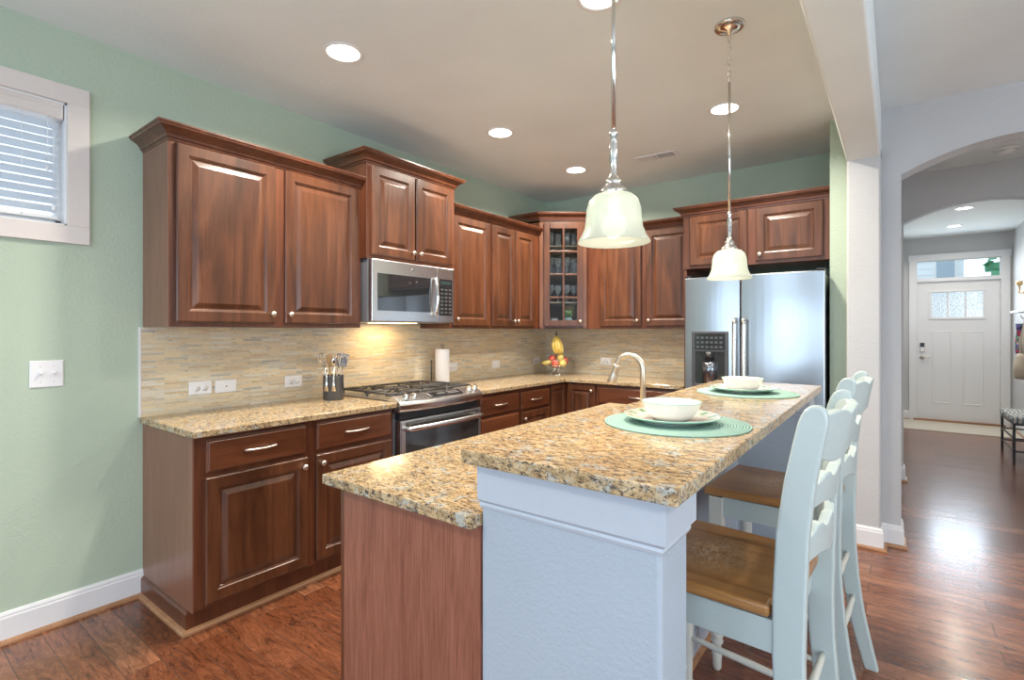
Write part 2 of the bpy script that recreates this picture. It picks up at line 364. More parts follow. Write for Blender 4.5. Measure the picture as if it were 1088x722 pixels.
# rear room: wall with window and sliding door openings, right wall with a window added for light
r = MB().box(-.1, .7, -3.9, -3.8, 0, CEIL).box(.7, 2.3, -3.9, -3.8, 0, .75).box(.7, 2.3, -3.9, -3.8, 2.15, CEIL).box(2.3, 3.0, -3.9, -3.8, 0, CEIL).box(3.0, 5.4, -3.9, -3.8, 2.15, CEIL).box(5.4, 6.5, -3.9, -3.8, 0, CEIL)
struct(r.build('wall_rear', 'grey'))
r = MB().box(6.4, 6.5, -3.9, -1.9, 0, CEIL).box(6.4, 6.5, .7, 3.2, 0, CEIL).box(6.4, 6.5, -1.9, .7, 0, .5).box(6.4, 6.5, -1.9, .7, 2.2, CEIL)
struct(r.build('wall_right', 'grey'))
# backsplash
struct(MB().box(0, .008, .005, 3.795, .912, 1.374).box(0, .008, 1.112, 1.925, 1.374, 1.425).build('wall_backsplash_left', 'tile_y'))
struct(B(.008, 1.735, 3.787, 3.795, .912, 1.374).build('wall_backsplash_back', 'tile_x'))
struct(B(0, .010, -.003, .006, .912, 1.374).build('trim_backsplash_edge', 'white'))
# baseboards: white board with moulded top + quarter round
BBP = [(0, 0), (.014, 0), (.014, .108), (.011, .114), (.011, .122), (.006, .132), (0, .134)]
QRP = [(.014, 0), (.032, 0), (.031, .008), (.026, .015), (.014, .018)]
def baseboard(name, path):
    o = struct(MB().sweep(path, BBP).build(name, 'white')); MB().sweep(path, QRP).build('quarter_round', 'quarter', o)
baseboard('baseboard_left', [(0, -3.8), (0, .018)])
baseboard('baseboard_pilaster', [(2.842, 3.07), (2.842, 2.95), (3.02, 2.95), (3.02, 3.08), (3.121, 3.08), (3.121, 3.25)])
baseboard('baseboard_hall_middle', [(3.09, 4.86), (3.146, 4.86), (3.146, 5.0)])
baseboard('baseboard_foyer_end', [(3.09, 9.0), (3.245, 9.0)])
baseboard('baseboard_foyer_right', [(4.395, 9.0), (4.395, 5.0)])
baseboard('baseboard_hall_right', [(4.24, 3.08), (6.4, 3.08)])

# ------------------------------------------------------------------ left window
wn = D.objects.new('window_1', None); COL.objects.link(wn); wn['kind'] = 'structure'
cw = .082
fr = MB()
for (a, b, c, d) in ((WY0-cw, WY1+cw, WZ1, WZ1+cw), (WY0-cw, WY1+cw, WZ0-cw, WZ0), (WY0-cw, WY0, WZ0, WZ1), (WY1, WY1+cw, WZ0, WZ1)): fr.box(0, .018, a, b, c, d)
fr.build('casing', 'casing', wn, bevel=.002)
MB().box(-.148, 0, WY1-.008, WY1, WZ0, WZ1).box(-.148, 0, WY0, WY0+.008, WZ0, WZ1).box(-.148, 0, WY0, WY1, WZ0, WZ0+.008).box(-.148, 0, WY0, WY1, WZ1-.008, WZ1).build('jamb', 'plastic', wn)
fr = MB()
for (a, b, c, d) in ((WY0, WY1, WZ1-.03, WZ1), (WY0, WY1, WZ0, WZ0+.03), (WY0, WY0+.03, WZ0, WZ1), (WY1-.03, WY1, WZ0, WZ1)): fr.box(-.13, -.07, a, b, c, d)
fr.build('sash', 'plastic', wn, bevel=.002)
B(-.105, -.101, WY0+.03, WY1-.03, WZ0+.03, WZ1-.03).build('pane', 'pane', wn)
bl = thing('window_blind', 'white horizontal slat blind hanging in the small window on the green wall', 'blind', (-.035, (WY0+WY1)/2, WZ1))
hw = (WY1-WY0)/2-.012
MB().box(-.03, .034, -hw, hw, -.078, -.004).box(.034, .038, -hw, hw, -.072, -.060).box(.034, .037, -hw, hw, -.03, -.018).build('valance', 'casing', bl, bevel=.003)
mb = MB(); nsl = 11; A = Matrix.Rotation(rad(-28), 3, 'Y')
for i in range(nsl): mb.obox((0, 0, -.105-i*.039), (.046, 2*hw-.03, .0026), A)
slm, n_, l_, b_ = new_mat('blind_slat'); setp(b_, color=(.86, .88, .90), rough=.4); tl_ = n_.new('ShaderNodeBsdfTranslucent'); tl_.inputs[0].default_value = (.90, .94, .97, 1); ms_ = n_.new('ShaderNodeMixShader'); ms_.inputs[0].default_value = .6
l_.new(b_.outputs[0], ms_.inputs[1]); l_.new(tl_.outputs[0], ms_.inputs[2]); l_.new(ms_.outputs[0], n_['Material Output'].inputs[0])
mb.build('slats', slm, bl)
B(-.022, .022, -hw+.015, hw-.015, -.545, -.53).build('bottom_rail', 'plastic', bl, bevel=.003)
for y in (hw-.14, -.08, -hw+.14): MB().tube([(.024, y, -.08), (.024, y, -.54)], .0012, 6).build('ladder_cord', 'plastic', bl)
MB().tube([(.034, hw-.055, -.08), (.034, hw-.055, -.30)], .0014, 6).lathe([(.002, -.02), (.006, -.015), (.006, 0), (.002, .004)], 10, (.034, hw-.055, -.31)).build('pull_cord', 'plastic', bl)
MB().tube([(.036, hw-.035, -.08), (.036, hw-.035, -.48)], .0014, 6).lathe([(.002, -.02), (.006, -.015), (.006, 0), (.002, .004)], 10, (.036, hw-.035, -.49)).build('pull_cord', 'plastic', bl)
# exterior: neighbouring house siding seen through blind is plain sky light

# ------------------------------------------------------------------ cabinets
FD = [(0, 0), (0, -.015), (.003, -.0185), (.006, -.020), (.052, -.020), (.055, -.016), (.061, -.0135), (.064, -.0085), (.071, -.0085), (.092, -.0165), (.096, -.0175)]
FDR = [(0, 0), (0, -.011), (.004, -.0125), (.008, -.018), (.011, -.020)]
def raised_door(parent, x, z, w, h, yf, knob=None, name='door', narrow=False):
    s = min(1, (w-.02)/.24) if w < .24 else 1
    o = MB().loops(w, h, [(i*s, y) for i, y in FD]).build(name, 'cherry', parent, (x, yf, z))
    if knob: knob_at(o, knob[0], knob[1])
    return o
def knob_at(door, x, z):
    return MB().lathe([(.006, .0), (.005, .010), (.007, .014), (.0145, .018), (.0155, .023), (.012, .028), (.0, .030)], 18, (x, -.019, z), '-y').build('knob', 'nickel', door)
def drawer(parent, x, z, w, h, yf, pull=True):
    o = MB().loops(w, h, FDR).build('drawer', 'cherryx', parent, (x, yf, z))
    if pull:
        N = 14; L = .075
        pts = [(w/2-L, -.018, h/2-.0)]+[(w/2-L+2*L*i/N, -.028-.018*math.sin(PI*i/N), h/2) for i in range(N+1)]+[(w/2+L, -.018, h/2)]
        MB().tube(pts, .0055, 10).build('drawer_pull', 'nickel', o)
    return o
def frame_box(parent, w, d, z0, z1, mat='cherryd', y0=0):
    return B(0, w, -d, -y0-.001, z0, z1).build('body', mat, parent, bevel=.0015)
CROWN = [(-.005, 0), (.005, 0), (.007, .010), (.015, .013), (.018, .024), (.030, .040), (.048, .050), (.056, .052), (.059, .060), (.064, .064), (.064, .072), (-.005, .072)]
def crown(parent, path, z): return MB().sweep(path, [(o, z+h) for o, h in CROWN]).build('crown_moulding', 'cherryd', parent, bevel=0)
R90 = rad(90)
UZ = 1.374
# upper cabinet 1 (left wall). local x = world y
def upper(label, loc, rz, w, d, z0, z1, doors, cpath, side=None, name='wall_cabinet'):
    t = thing(name, label, 'cabinet', (loc[0], loc[1], 0), rz, 'upper cabinets on the kitchen walls')
    frame_box(t, w, d, z0, z1)
    for (x, dw, zz, dh, kn) in doors: raised_door(t, x, zz, dw, dh, -d, kn)
    if cpath: crown(t, cpath, z1-.002)
    if side: B(-.003, 0.0005, -d+.002, -.001, z0, z1).build('side_panel', 'endpanel', t)
    return t
d = .33
# cabinet 1: y .02 .. 1.108
upper('large upper cabinet nearest the window with two tall raised panel doors', (0, .02), R90, 1.088, d, UZ, 2.268,
      [(.027, .49, 1.398, .862, (.466, .05)), (.572, .49, 1.398, .862, (.024, .05))], [(0, -.002), (0, -d), (1.088, -d)], True)
# cabinet 2 above microwave: y 1.112 .. 1.925 deeper
d2 = .385
upper('short raised upper cabinet directly above the microwave', (0, 1.112), R90, .813, d2, 1.822, 2.44,
      [(.035, .365, 1.85, .575, (.338, .045)), (.413, .365, 1.85, .575, (.027, .045))], [(0, -.002), (0, -d2), (.813, -d2), (.813, -.002)])
# cabinet 3: y 1.93 .. 3.165
upper('three door upper cabinet right of the microwave, before the corner', (0, 1.929), R90, 1.236, d, UZ, 2.268,
      [(.03, .44, 1.398, .862, (.03, .05)), (.515, .315, 1.398, .862, (.292, .045)), (.838, .31, 1.398, .862, (.022, .045))], [(0, -d), (1.236, -d)])
# back wall uppers x .70 .. 1.735
upper('two door upper cabinet on the back wall left of the fridge', (.70, 3.795), 0, 1.033, d, UZ, 2.262,
      [(.135, .415, 1.398, .856, (.385, .05)), (.60, .40, 1.398, .856, (.03, .05))], [(0, -d), (1.033, -d)])
# fridge cabinet x 1.735 .. 2.738, front y 3.15
fc = upper('deep double door cabinet above the stainless fridge', (1.735, 3.795), 0, 1.003, .645, 1.845, 2.262,
           [(.055, .425, 1.868, .385, (.397, .045)), (.535, .425, 1.868, .385, (.03, .045))], [(0, -.34), (0, -.645), (1.003, -.645)])
pl = tag(B(1.737, 1.757, 3.165, 3.79, 0, 1.845).build('fridge_side_panel', 'cherryd'), 'tall cherry side panel between the back worktop and the fridge', 'panel')

# diagonal corner cabinet with glass door
cc = thing('corner_wall_cabinet', 'taller diagonal corner cabinet with a glass door full of glassware', 'cabinet', (0, 3.795, 0), 0, 'upper cabinets on the kitchen walls')
A0 = Vector((.335, -.622)); A1 = Vector((.695, -.335)); CZ0, CZ1 = UZ, 2.425
body = MB()
foot = [(.002, -.622), (A0.x, A0.y), (A1.x, A1.y), (.695, -.002), (.002, -.002)]
body.prism(foot, CZ0, CZ0+.018).prism(foot, CZ1-.018, CZ1)
body.box(.002, .335, -.622, -.606, CZ0, CZ1).box(.679, .695, -.335, -.002, CZ0, CZ1).box(.002, .012, -.606, -.002, CZ0, CZ1).box(.012, .679, -.012, -.002, CZ0, CZ1)
body.build('body', 'cherryd', cc)
foot_in = [(.014, -.604), (.325, -.604), (.677, -.325), (.677, -.014), (.014, -.014)]
ang = math.atan2(A1.y-A0.y, A1.x-A0.x); Lf = (A1-A0).length
fm = MB().box(0, .055, -.0, .019, CZ0, CZ1).box(Lf-.055, Lf, 0, .019, CZ0, CZ1).box(.055, Lf-.055, 0, .019, CZ0, CZ0+.035).box(.055, Lf-.055, 0, .019, CZ1-.04, CZ1)
fm.build('face_frame', 'cherry', cc, (A0.x, A0.y, 0), (0, 0, ang), bevel=.001)
dw = Lf-.085; dh = CZ1-CZ0-.055
gd = MB().box(0, .055, -.02, 0, 0, dh).box(dw-.055, dw, -.02, 0, 0, dh).box(.055, dw-.055, -.02, 0, 0, .055).box(.055, dw-.055, -.02, 0, dh-.055, dh)
gdo = gd.build('door', 'cherry', cc, (A0.x+math.cos(ang)*.0425, A0.y+math.sin(ang)*.0425, CZ0+.028), (0, 0, ang), bevel=.003)
mz = [.055+(dh-.11)*k for k in (.25, .5, .75)]
mm = MB().box(dw/2-.009, dw/2+.009, -.019, -.004, .055, dh-.055)
for z in mz: mm.box(.055, dw-.055, -.0185, -.005, z-.009, z+.009)
mm.build('muntins', 'cherry', gdo, bevel=.002)
B(.05, dw-.05, -.008, -.005, .05, dh-.05).build('glass_pane', 'pane', gdo)
knob_at(gdo, dw-.028, .045)
for k, z in enumerate((.25, .52, .80)):
    MB().prism(foot_in, CZ0+z, CZ0+z+.012).build('shelf', 'cabin', cc)
crown(cc, [(.002, -.622), (A0.x, A0.y), (A1.x, A1.y), (.695, -.002)], CZ1-.002)
# glassware on the shelves
def goblet(h, r):
    return [(.0, 0), (r*.8, .0), (r*.75, .004), (.006, .010), (.004, h*.45), (r*.55, h*.55), (r, h*.75), (r*.88, h), (r*.84, h), (r*.94, h*.75), (r*.5, h*.58), (0, h*.55)]
def tumbler(h, r): return [(0, 0), (r*.82, 0), (r, h), (r*.94, h), (r*.77, .008), (0, .008)]
shz = [CZ0+.018, CZ0+.262, CZ0+.532, CZ0+.812]
names = {0: ('tumbler', 'glass'), 1: ('goblet', 'glass')}
glabels = ['bottom', 'second', 'third', 'top']
for si in (1, 2, 3):
    pr = None
    kind = 1 if si in (2, 1) else 0
    for k in range(4):
        dirv = Vector((math.cos(ang), math.sin(ang))); nv = Vector((-math.sin(ang), math.cos(ang)))
        p = A0+dirv*(.115+.08*k)+nv*(.09+.05*(k % 2)); z = shz[si]
        if pr is None:
            pr = MB().lathe(goblet(.17, .036) if kind else tumbler(.13, .034), 18, cap=False).build('goblet' if kind else 'tumbler', 'glassware')
            o = pr
        else: o = pr.copy(); COL.objects.link(o)
        o.location = (p.x, p.y+3.795, z+.0005)
        tag(o, 'clear %s on the %s shelf of the glass corner cabinet' % ('stemmed goblet' if kind else 'drinking glass', glabels[si]), 'glass', 'glasses on the %s shelf of the corner cabinet' % glabels[si])
p = A0+Vector((math.cos(ang), math.sin(ang)))*.15+Vector((-math.sin(ang), math.cos(ang)))*.08
mg = MB().lathe([(0, 0), (.036, 0), (.038, .085), (.035, .085), (.033, .005), (0, .005)], 20, cap=False).build('mug', 'porcelain', None, (p.x, p.y+3.795, shz[0]+.0005))
MB().tube([(.035, 0, .065), (.058, 0, .062), (.062, 0, .042), (.052, 0, .022), (.034, 0, .018)], .005, 8).build('handle', 'porcelain', mg)
tag(mg, 'white mug at the bottom left of the glass corner cabinet', 'mug')
p = A0+Vector((math.cos(ang), math.sin(ang)))*.29+Vector((-math.sin(ang), math.cos(ang)))*.08
jar = thing('floral_jar', 'white and teal jar holding green leaves, bottom right of the glass corner cabinet', 'jar', (p.x, p.y+3.795, shz[0]+.0005))
MB().lathe([(0, 0), (.035, 0), (.048, .03), (.045, .07), (.032, .095), (.030, .095), (.04, .07), (0, .01)], 20, cap=False).build('jar', simple('teal_white_glaze', (.55, .70, .68), .2), jar)
mb = MB()
for k in range(12):
    a = k*2.4; r0 = .012+.002*(k % 3); mb.sphere((r0*math.cos(a)*1.6, r0*math.sin(a)*1.6, .115+.012*(k % 4)), .02, Matrix.Rotation(a, 3, 'Z') @ Matrix.Diagonal((1, .35, .8)).to_3x3(), 8, 6)
mb.build('leaves', simple('leaf_green', (.10, .30, .08), .5), jar)

# ---- base cabinets
def base_box(t, w, mat='cherryd', depth=.61, end=None):
    B(0, w, -depth, -.001, .105, .882).build('body', mat, t, bevel=.0015)
    B(.0, w, -depth+.055, -.001, 0, .105).build('toe_kick', 'cherryd', t)
t = thing('base_cabinet', 'base cabinet under the left worktop with two drawers over two doors', 'cabinet', (0, .02, 0), R90, 'base cabinets along the walls')
base_box(t, 1.118)
B(-.004, .0, -.607, -.001, .10, .882).build('side_panel', 'endpanel', t)
MB().sweep([(-.004, -.001), (-.004, -.556), (1.118, -.556)], [(0, 0), (.012, 0), (.012, .085), (.008, .095), (0, .1)]).build('base_moulding', 'cherryd', t)
MB().sweep([(-.016, -.001), (-.016, -.568), (1.118, -.568)], [(0, 0), (.019, 0), (.018, .008), (.013, .015), (0, .019)]).build('quarter_round', 'quarter', t)
drawer(t, .047, .715, .487, .147, -.61); drawer(t, .592, .715, .505, .147, -.61)
raised_door(t, .043, .125, .499, .567, -.61, (.470, .522)); raised_door(t, .592, .125, .505, .567, -.61, (.028, .522))
t = thing('base_cabinet', 'narrow base cabinet with stacked drawers just right of the range', 'cabinet', (0, 1.925, 0), R90, 'base cabinets along the walls')
base_box(t, .525)
drawer(t, .03, .71, .482, .145, -.61); drawer(t, .03, .42, .482, .27, -.61, False); drawer(t, .03, .13, .482, .27, -.61, False)
MB().sweep([(0, -.556), (.525, -.556)], [(0, 0), (.012, 0), (.012, .085), (0, .1)]).build('base_moulding', 'cherryd', t)
t = thing('base_cabinet', 'base cabinet with one drawer over one door, left of the corner', 'cabinet', (0, 2.451, 0), R90, 'base cabinets along the walls')
base_box(t, .465)
drawer(t, .018, .70, .435, .147, -.61); raised_door(t, .018, .125, .435, .555, -.61, (.035, .50))
MB().sweep([(0, -.556), (.465, -.556)], [(0, 0), (.012, 0), (.012, .085), (0, .1)]).build('base_moulding', 'cherryd', t)
t = thing('corner_base_cabinet', 'corner base cabinet with two doors meeting at the inside corner', 'cabinet', (0, 2.917, 0), 0, 'base cabinets along the walls')
MB().prism([(.001, 0), (.61, 0), (.61, .268), (.94, .268), (.94, .877), (.001, .877)], .105, .882).build('body', 'cherryd', t)
MB().prism([(.001, 0), (.555, 0), (.555, .323), (.94, .323), (.94, .877), (.001, .877)], 0, .105).build('toe_kick', 'cherryd', t)
o = MB().loops(.245, .74, [(i*.8, y) for i, y in FD]).build('door', 'cherry', t, (.61, .012, .125), (0, 0, R90))
o = MB().loops(.28, .74, [(i*.9, y) for i, y in FD]).build('door', 'cherry', t, (.655, .268, .125)); knob_at(o, .25, .69)
t = thing('base_cabinet', 'base cabinet on the back wall with a wide drawer, beside the fridge panel', 'cabinet', (.942, 3.795, 0), 0, 'base cabinets along the walls')
base_box(t, .79)
drawer(t, .03, .71, .735, .147, -.61); raised_door(t, .03, .125, .36, .565, -.61, (.33, .52)); raised_door(t, .405, .125, .36, .565, -.61, (.03, .52))
# worktops
def slab(name, poly, z0, z1, label, group='granite worktops'):
    return tag(MB().prism(poly, z0, z1).build(name, 'granite', None, bevel=.004, seg=3), label, 'worktop', group)
slab('worktop', [(.009, 0), (.648, 0), (.648, 1.142), (.009, 1.142)], .882, .913, 'granite worktop against the green wall left of the range')
slab('worktop', [(.009, 1.932), (.648, 1.932), (.648, 3.147), (1.736, 3.147), (1.736, 3.786), (.009, 3.786)], .882, .913, 'L shaped granite worktop running from the range round to the fridge')

# ------------------------------------------------------------------ range
rg = thing('gas_range', 'stainless steel slide-in gas range between the two wall worktops', 'range', (0, 1.152, 0), 0)
RW = .77
B(.02, .60, .004, RW-.004, .02, .905).build('body', 'steelside', rg, bevel=.003)
MB().box(.03, .60, -.005, RW+.0, .914, .928).build('cooktop', 'steel', rg, bevel=.004)
def bowf(y): return .045*(1-((y-RW/2)/(RW/2+.01))**2)
prof = [(.56, .928), (.585, .945), (.60, .945), (.665, .912), (.672, .895), (.668, .868), (.655, .852), (.60, .845), (.56, .845)]
N = 24; vs = []; fs = []
for i in range(N+1):
    y = -.006+(RW+.008)*i/N; b = bowf(y)
    for k, (x, z) in enumerate(prof): vs.append((x+(b if 3 <= k <= 7 else 0), y, z))
m = len(prof)
for i in range(N):
    for k in range(m): fs.append((i*m+k, (i+1)*m+k, (i+1)*m+(k+1) % m, i*m+(k+1) % m))
fs += [tuple(range(m)), tuple(reversed(range(N*m, N*m+m)))]
MB().add(vs, fs).build('control_panel', 'steel', rg, bevel=.003)
sl = math.atan2(.033, .065)
dm = MB()
nrm = Vector((math.sin(.36), 0, math.cos(.36)))
Mx = Matrix.Rotation(rad(20.6), 3, 'Y')
MB().obox((.652, RW/2+.02, .9335), (.060, .30, .004), Mx).build('display', 'blackglass', rg, bevel=.001)
MB().obox((.650, RW/2-.02, .9365), (.022, .075, .003), Mx).build('clock_window', simple('clock_grey', (.10, .11, .10), .2), rg)
mb = MB()
for r_ in range(2):
    for k in range(5): mb.obox((.640+.018*r_, RW/2+.045+.022*k, .9395-.0065*r_), (.007, .012, .002), Mx)
mb.build('buttons', simple('button_grey', (.35, .35, .34), .4), rg)
for y in (.060, .125, RW-.125, RW-.060):
    b = bowf(y)
    MB().lathe([(.021, -.004), (.021, .006), (.017, .010), (.0155, .026), (.013, .029), (0, .029)], 20, (.637+b*.55, y, .932), 'z', True, Mx).obox((.637+b*.55+.011, y, .932+.029), (.034, .006, .006), Mx).build('control_knob', 'chrome', rg)
# oven door + frame + drawer
MB().box(.56, .645, .012, RW-.012, .802, .846).build('vent_recess', 'black', rg)
od = MB().box(.60, .665, .006, RW-.006, .20, .798).build('oven_door', 'steel', rg, bevel=.006)
B(.665, .668, .045, RW-.04, .28, .785).build('oven_window', 'ovenglass', od)
hp = [(.66, .045, .745), (.69, .050, .748), (.712, .058, .750)]+[(.712+.014*math.sin(PI*i/12), .058+(RW-.116)*i/12, .750) for i in range(1, 12)]+[(.712, RW-.058, .750), (.69, RW-.050, .748), (.66, RW-.045, .745)]
MB().tube(hp, .0165, 14, flat=1.0).build('door_handle', 'steel', od)
MB().box(.60, .655, .006, RW-.006, .03, .19).build('storage_drawer', 'steel', rg, bevel=.006)
for x in (.08, .52):
    for y in (.05, RW-.05): MB().lathe([(.02, 0), (.016, .02)], 12, (x, y, 0)).build('foot', 'black', rg)
B(.022, .600, -.004, .004, .06, .905).build('side_trim', 'steelside', rg)
# grates
for g in range(3):
    y0 = .02+g*.245; y1 = y0+.237; zz = .955; gm = MB(); xa, xb = .06, .565
    gm.tube([(xa, y0, zz), (xb, y0, zz), (xb, y1, zz), (xa, y1, zz)], .0075, 6, True)
    yc = (y0+y1)/2
    for xc in ((.19, .44) if g != 1 else (.315,)):
        for a in range(0, 360, 45):
            dx, dy = math.cos(rad(a)), math.sin(rad(a)); L = min((y1-y0)/2/max(abs(dy), .01), .12/max(abs(dx), .01))
            gm.tube([(xc+dx*.03, yc+dy*.03, zz+.004), (xc+dx*L, yc+dy*L, zz)], .006, 6)
    gm.tube([(.315, y0, zz), (.315, y1, zz)], .007, 6)
    for x in (xa, .315, xb):
        for y in (y0, y1): gm.tube([(x, y, zz), (x, y, .928)], .007, 6)
    gm.build('grate', 'iron', rg)
for (x, y, r_) in ((.19, .138, .04), (.44, .138, .05), (.315, .383, .045), (.19, .628, .04), (.44, .628, .055)):
    MB().lathe([(r_, .928), (r_, .934), (r_*.8, .938), (r_*.75, .946), (0, .947)], 22, (x, y, 0)).build('burner', 'iron', rg)

# ------------------------------------------------------------------ microwave (over the range)
mw = thing('microwave', 'stainless over-the-range microwave fixed under the raised cabinet', 'microwave', (0, 1.125, 0), R90)
MWW, MZ0, MZ1 = .752, 1.412, 1.820
B(0, MWW, -.385, -.002, MZ0, MZ1).build('body', 'steelside', mw, bevel=.002)
dr = MB().box(0.0, .575, -.425, -.386, MZ0+.004, MZ1-.002).build('door', 'steel', mw, bevel=.004)
B(.045, .515, -.4275, -.424, MZ0+.075, MZ1-.09).build('door_window', 'blackglass', dr, bevel=.001)
hp = [(.548, -.424, MZ0+.06)]+[(.548, -.445-.022*math.sin(PI*i/12), MZ0+.06+(MZ1-MZ0-.15)*i/12) for i in range(13)]+[(.548, -.424, MZ1-.09)]
MB().tube(hp, .011, 12).build('handle', 'chrome', dr)
cp = MB().box(.578, MWW, -.425, -.386, MZ0+.004, MZ1-.002).build('control_panel', 'steel', mw, bevel=.004)
B(.600, MWW-.018, -.4275, -.424, MZ0+.055, MZ1-.085).build('keypad', 'blackglass', cp)
mb = MB()
for rr_ in range(7):
    for cc_ in range(3): mb.box(.612+cc_*.042, .640+cc_*.042, -.4285, -.427, MZ0+.07+rr_*.028, MZ0+.084+rr_*.028)
mb.build('keys', simple('key_grey', (.07, .07, .07), .4), cp)
B(.615, .720, -.4285, -.427, MZ1-.125, MZ1-.10).build('clock_display', simple('display_dark', (.03, .05, .05), .1), cp)
lg = MB().lathe([(0, -.0015), (.014, -.0015), (.014, .001), (0, .001)], 22, (.345, -.425, MZ1-.045), '-y').build('logo_badge', 'chrome', dr)
MB().tube([(.345+.010*math.cos(a*.45)*(1-a*.02), -.4268, MZ1-.045+.010*math.sin(a*.45)*(1-a*.02)) for a in range(15)], .0011, 6).tube([(.341, -.4268, MZ1-.051), (.345, -.4268, MZ1-.043), (.350, -.4268, MZ1-.040)], .0011, 6).build('logo_script', simple('badge_blue', (.10, .13, .2), .3), lg)
B(.20, .50, -.30, -.12, MZ0-.004, MZ0-.0).build('cooktop_lamp_lens', emis('warm_lens', (1, .75, .42), 4), mw)
area('cooktop_lamp', (.35, -.16, MZ0-.008), (0, 0, 0), .28, .08, 2.2, (1, .66, .32), mw)

# ------------------------------------------------------------------ fridge
fg = thing('refrigerator', 'stainless side-by-side refrigerator with a black ice and water dispenser', 'refrigerator', (1.812, 3.74, 0), 0)
FW = .912
B(.006, FW-.006, -.72, 0, .03, 1.735).build('body', 'steelside', fg, bevel=.004)
B(.01, FW-.01, -.73, -.02, 0, .08).build('toe_grille', 'black', fg)
def fdoor(x0, x1):
    N = 10; ys = [-.79-.010*(1-((2*i/N)-1)**2) for i in range(N+1)]; poly = [(x0+(x1-x0)*i/N, ys[i]) for i in range(N+1)]+[(x1, -.728), (x0, -.728)]
    return MB().prism(poly, .09, 1.752)
def fhandle(x):
    pts = [(x, -.795, 1.43), (x, -.825, 1.44), (x, -.845, 1.425)]+[(x, -.845-.006*math.sin(PI*i/10), 1.40-.70*i/10) for i in range(11)]+[(x, -.845, .675), (x, -.825, .66), (x, -.795, .67)]
    return MB().tube(pts, [.012]*2+[.014]*(len(pts)-4)+[.012]*2, 14)
ld = fdoor(0, .392).build('freezer_door', 'steelz', fg, bevel=.006)
rd = fdoor(.398, FW).build('fridge_door', 'steelz', fg, bevel=.006)
fhandle(.367).build('handle', 'chrome', ld); fhandle(.430).build('handle', 'chrome', rd)
dp = MB().box(.056, .318, -.806, -.785, .945, .965).box(.056, .318, -.806, -.785, 1.20, 1.350).box(.056, .082, -.806, -.785, .965, 1.20).box(.292, .318, -.806, -.785, .965, 1.20).build('dispenser', simple('dispenser_grey', (.07, .07, .075), .25), ld, bevel=.004)
B(.082, .292, -.8005, -.799, .965, 1.20).build('dispenser_recess', 'blackglass', dp)
B(.078, .296, -.8075, -.805, 1.215, 1.335).build('dispenser_panel', 'blackglass', dp)
mb = MB()
for r_ in range(3):
    for k in range(6): mb.box(.092+k*.033, .112+k*.033, -.8085, -.807, 1.228+r_*.034, 1.244+r_*.034)
mb.build('dispenser_buttons', simple('btn_steel', (.07, .08, .085), .3), dp)
MB().lathe([(.032, 1.14), (.026, 1.20)], 18, (.187, -.812, 0)).build('spout', 'black', dp)
MB().lathe([(.050, .97), (.055, 1.12), (.05, 1.125), (0, 1.125)], 24, (.187, -.7995, 0)).build('paddle', simple('dark_chrome', (.25, .27, .3), .15, metal=.9), dp)
MB().box(.0, .05, -.79, -.70, 1.752, 1.768).box(FW-.05, FW, -.79, -.70, 1.752, 1.768).build('hinge_cover', 'black', fg, bevel=.004)

# ------------------------------------------------------------------ island
BZ = 1.072
ki = thing('island_bar_base', 'pale blue-grey textured half wall of the island carrying the raised bar', 'counter base', (2.298, 0, 0))
KX = .122; WX = .447; KL = 2.09
T = [(0, 0), (WX, 0), (WX, .15), (KX, .15), (KX, KL-.15), (WX, KL-.15), (WX, KL), (0, KL)]
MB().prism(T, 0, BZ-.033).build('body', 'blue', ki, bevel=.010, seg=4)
TP = [(0, .93), (.003, .93), (.006, .938), (.004, .944), (.010, .950), (.014, .953), (.014, BZ-.033), (0, BZ-.033)]
MB().sweep([(0, 0), (WX, 0), (WX, .15), (KX, .15), (KX, KL-.15), (WX, KL-.15), (WX, KL), (0, KL)], TP).build('ledger_trim', 'bluetrim', ki)
MB().sweep([(0, 0), (WX, 0), (WX, .15), (KX, .15), (KX, KL-.15), (WX, KL-.15), (WX, KL), (0, KL)], BBP).build('base_board', 'bluetrim', ki)
MB().sweep([(0, 0), (WX, 0), (WX, .15), (KX, .15), (KX, KL-.15), (WX, KL-.15), (WX, KL), (0, KL)], QRP).build('quarter_round', 'quarter', ki)
ic = thing('island_cabinet', 'island base cabinet with a reddish oak-grain end panel facing the camera', 'cabinet', (2.297, 1.895, 0), rad(-90))
B(0, 1.880, -.55, -.001, .105, .882).build('body', 'cherryd', ic)
B(0, 1.880, -.50, -.001, 0, .105).build('toe_kick', 'cherryd', ic)
B(1.880, 1.895, -.549, -.001, 0, .882).build('end_panel', 'oak', ic)
B(1.876, 1.893, -.568, -.549, 0, .882).build('corner_stile', 'cherryd', ic)
for k in range(3):
    drawer(ic, .02+k*.62, .715, .59, .147, -.55); raised_door(ic, .02+k*.62, .125, .59, .567, -.55, (.03, .52))
slab('island_worktop', [(1.683, -.034), (2.297, -.034), (2.297, 1.935), (1.683, 1.935)], .882, .913, 'lower granite worktop on the island, overlapped by the bar')
slab('raised_worktop', [(2.268, -.040), (2.789, -.040), (2.789, 2.13), (2.268, 2.13)], BZ-.033, BZ, 'raised granite bar top with two place settings')

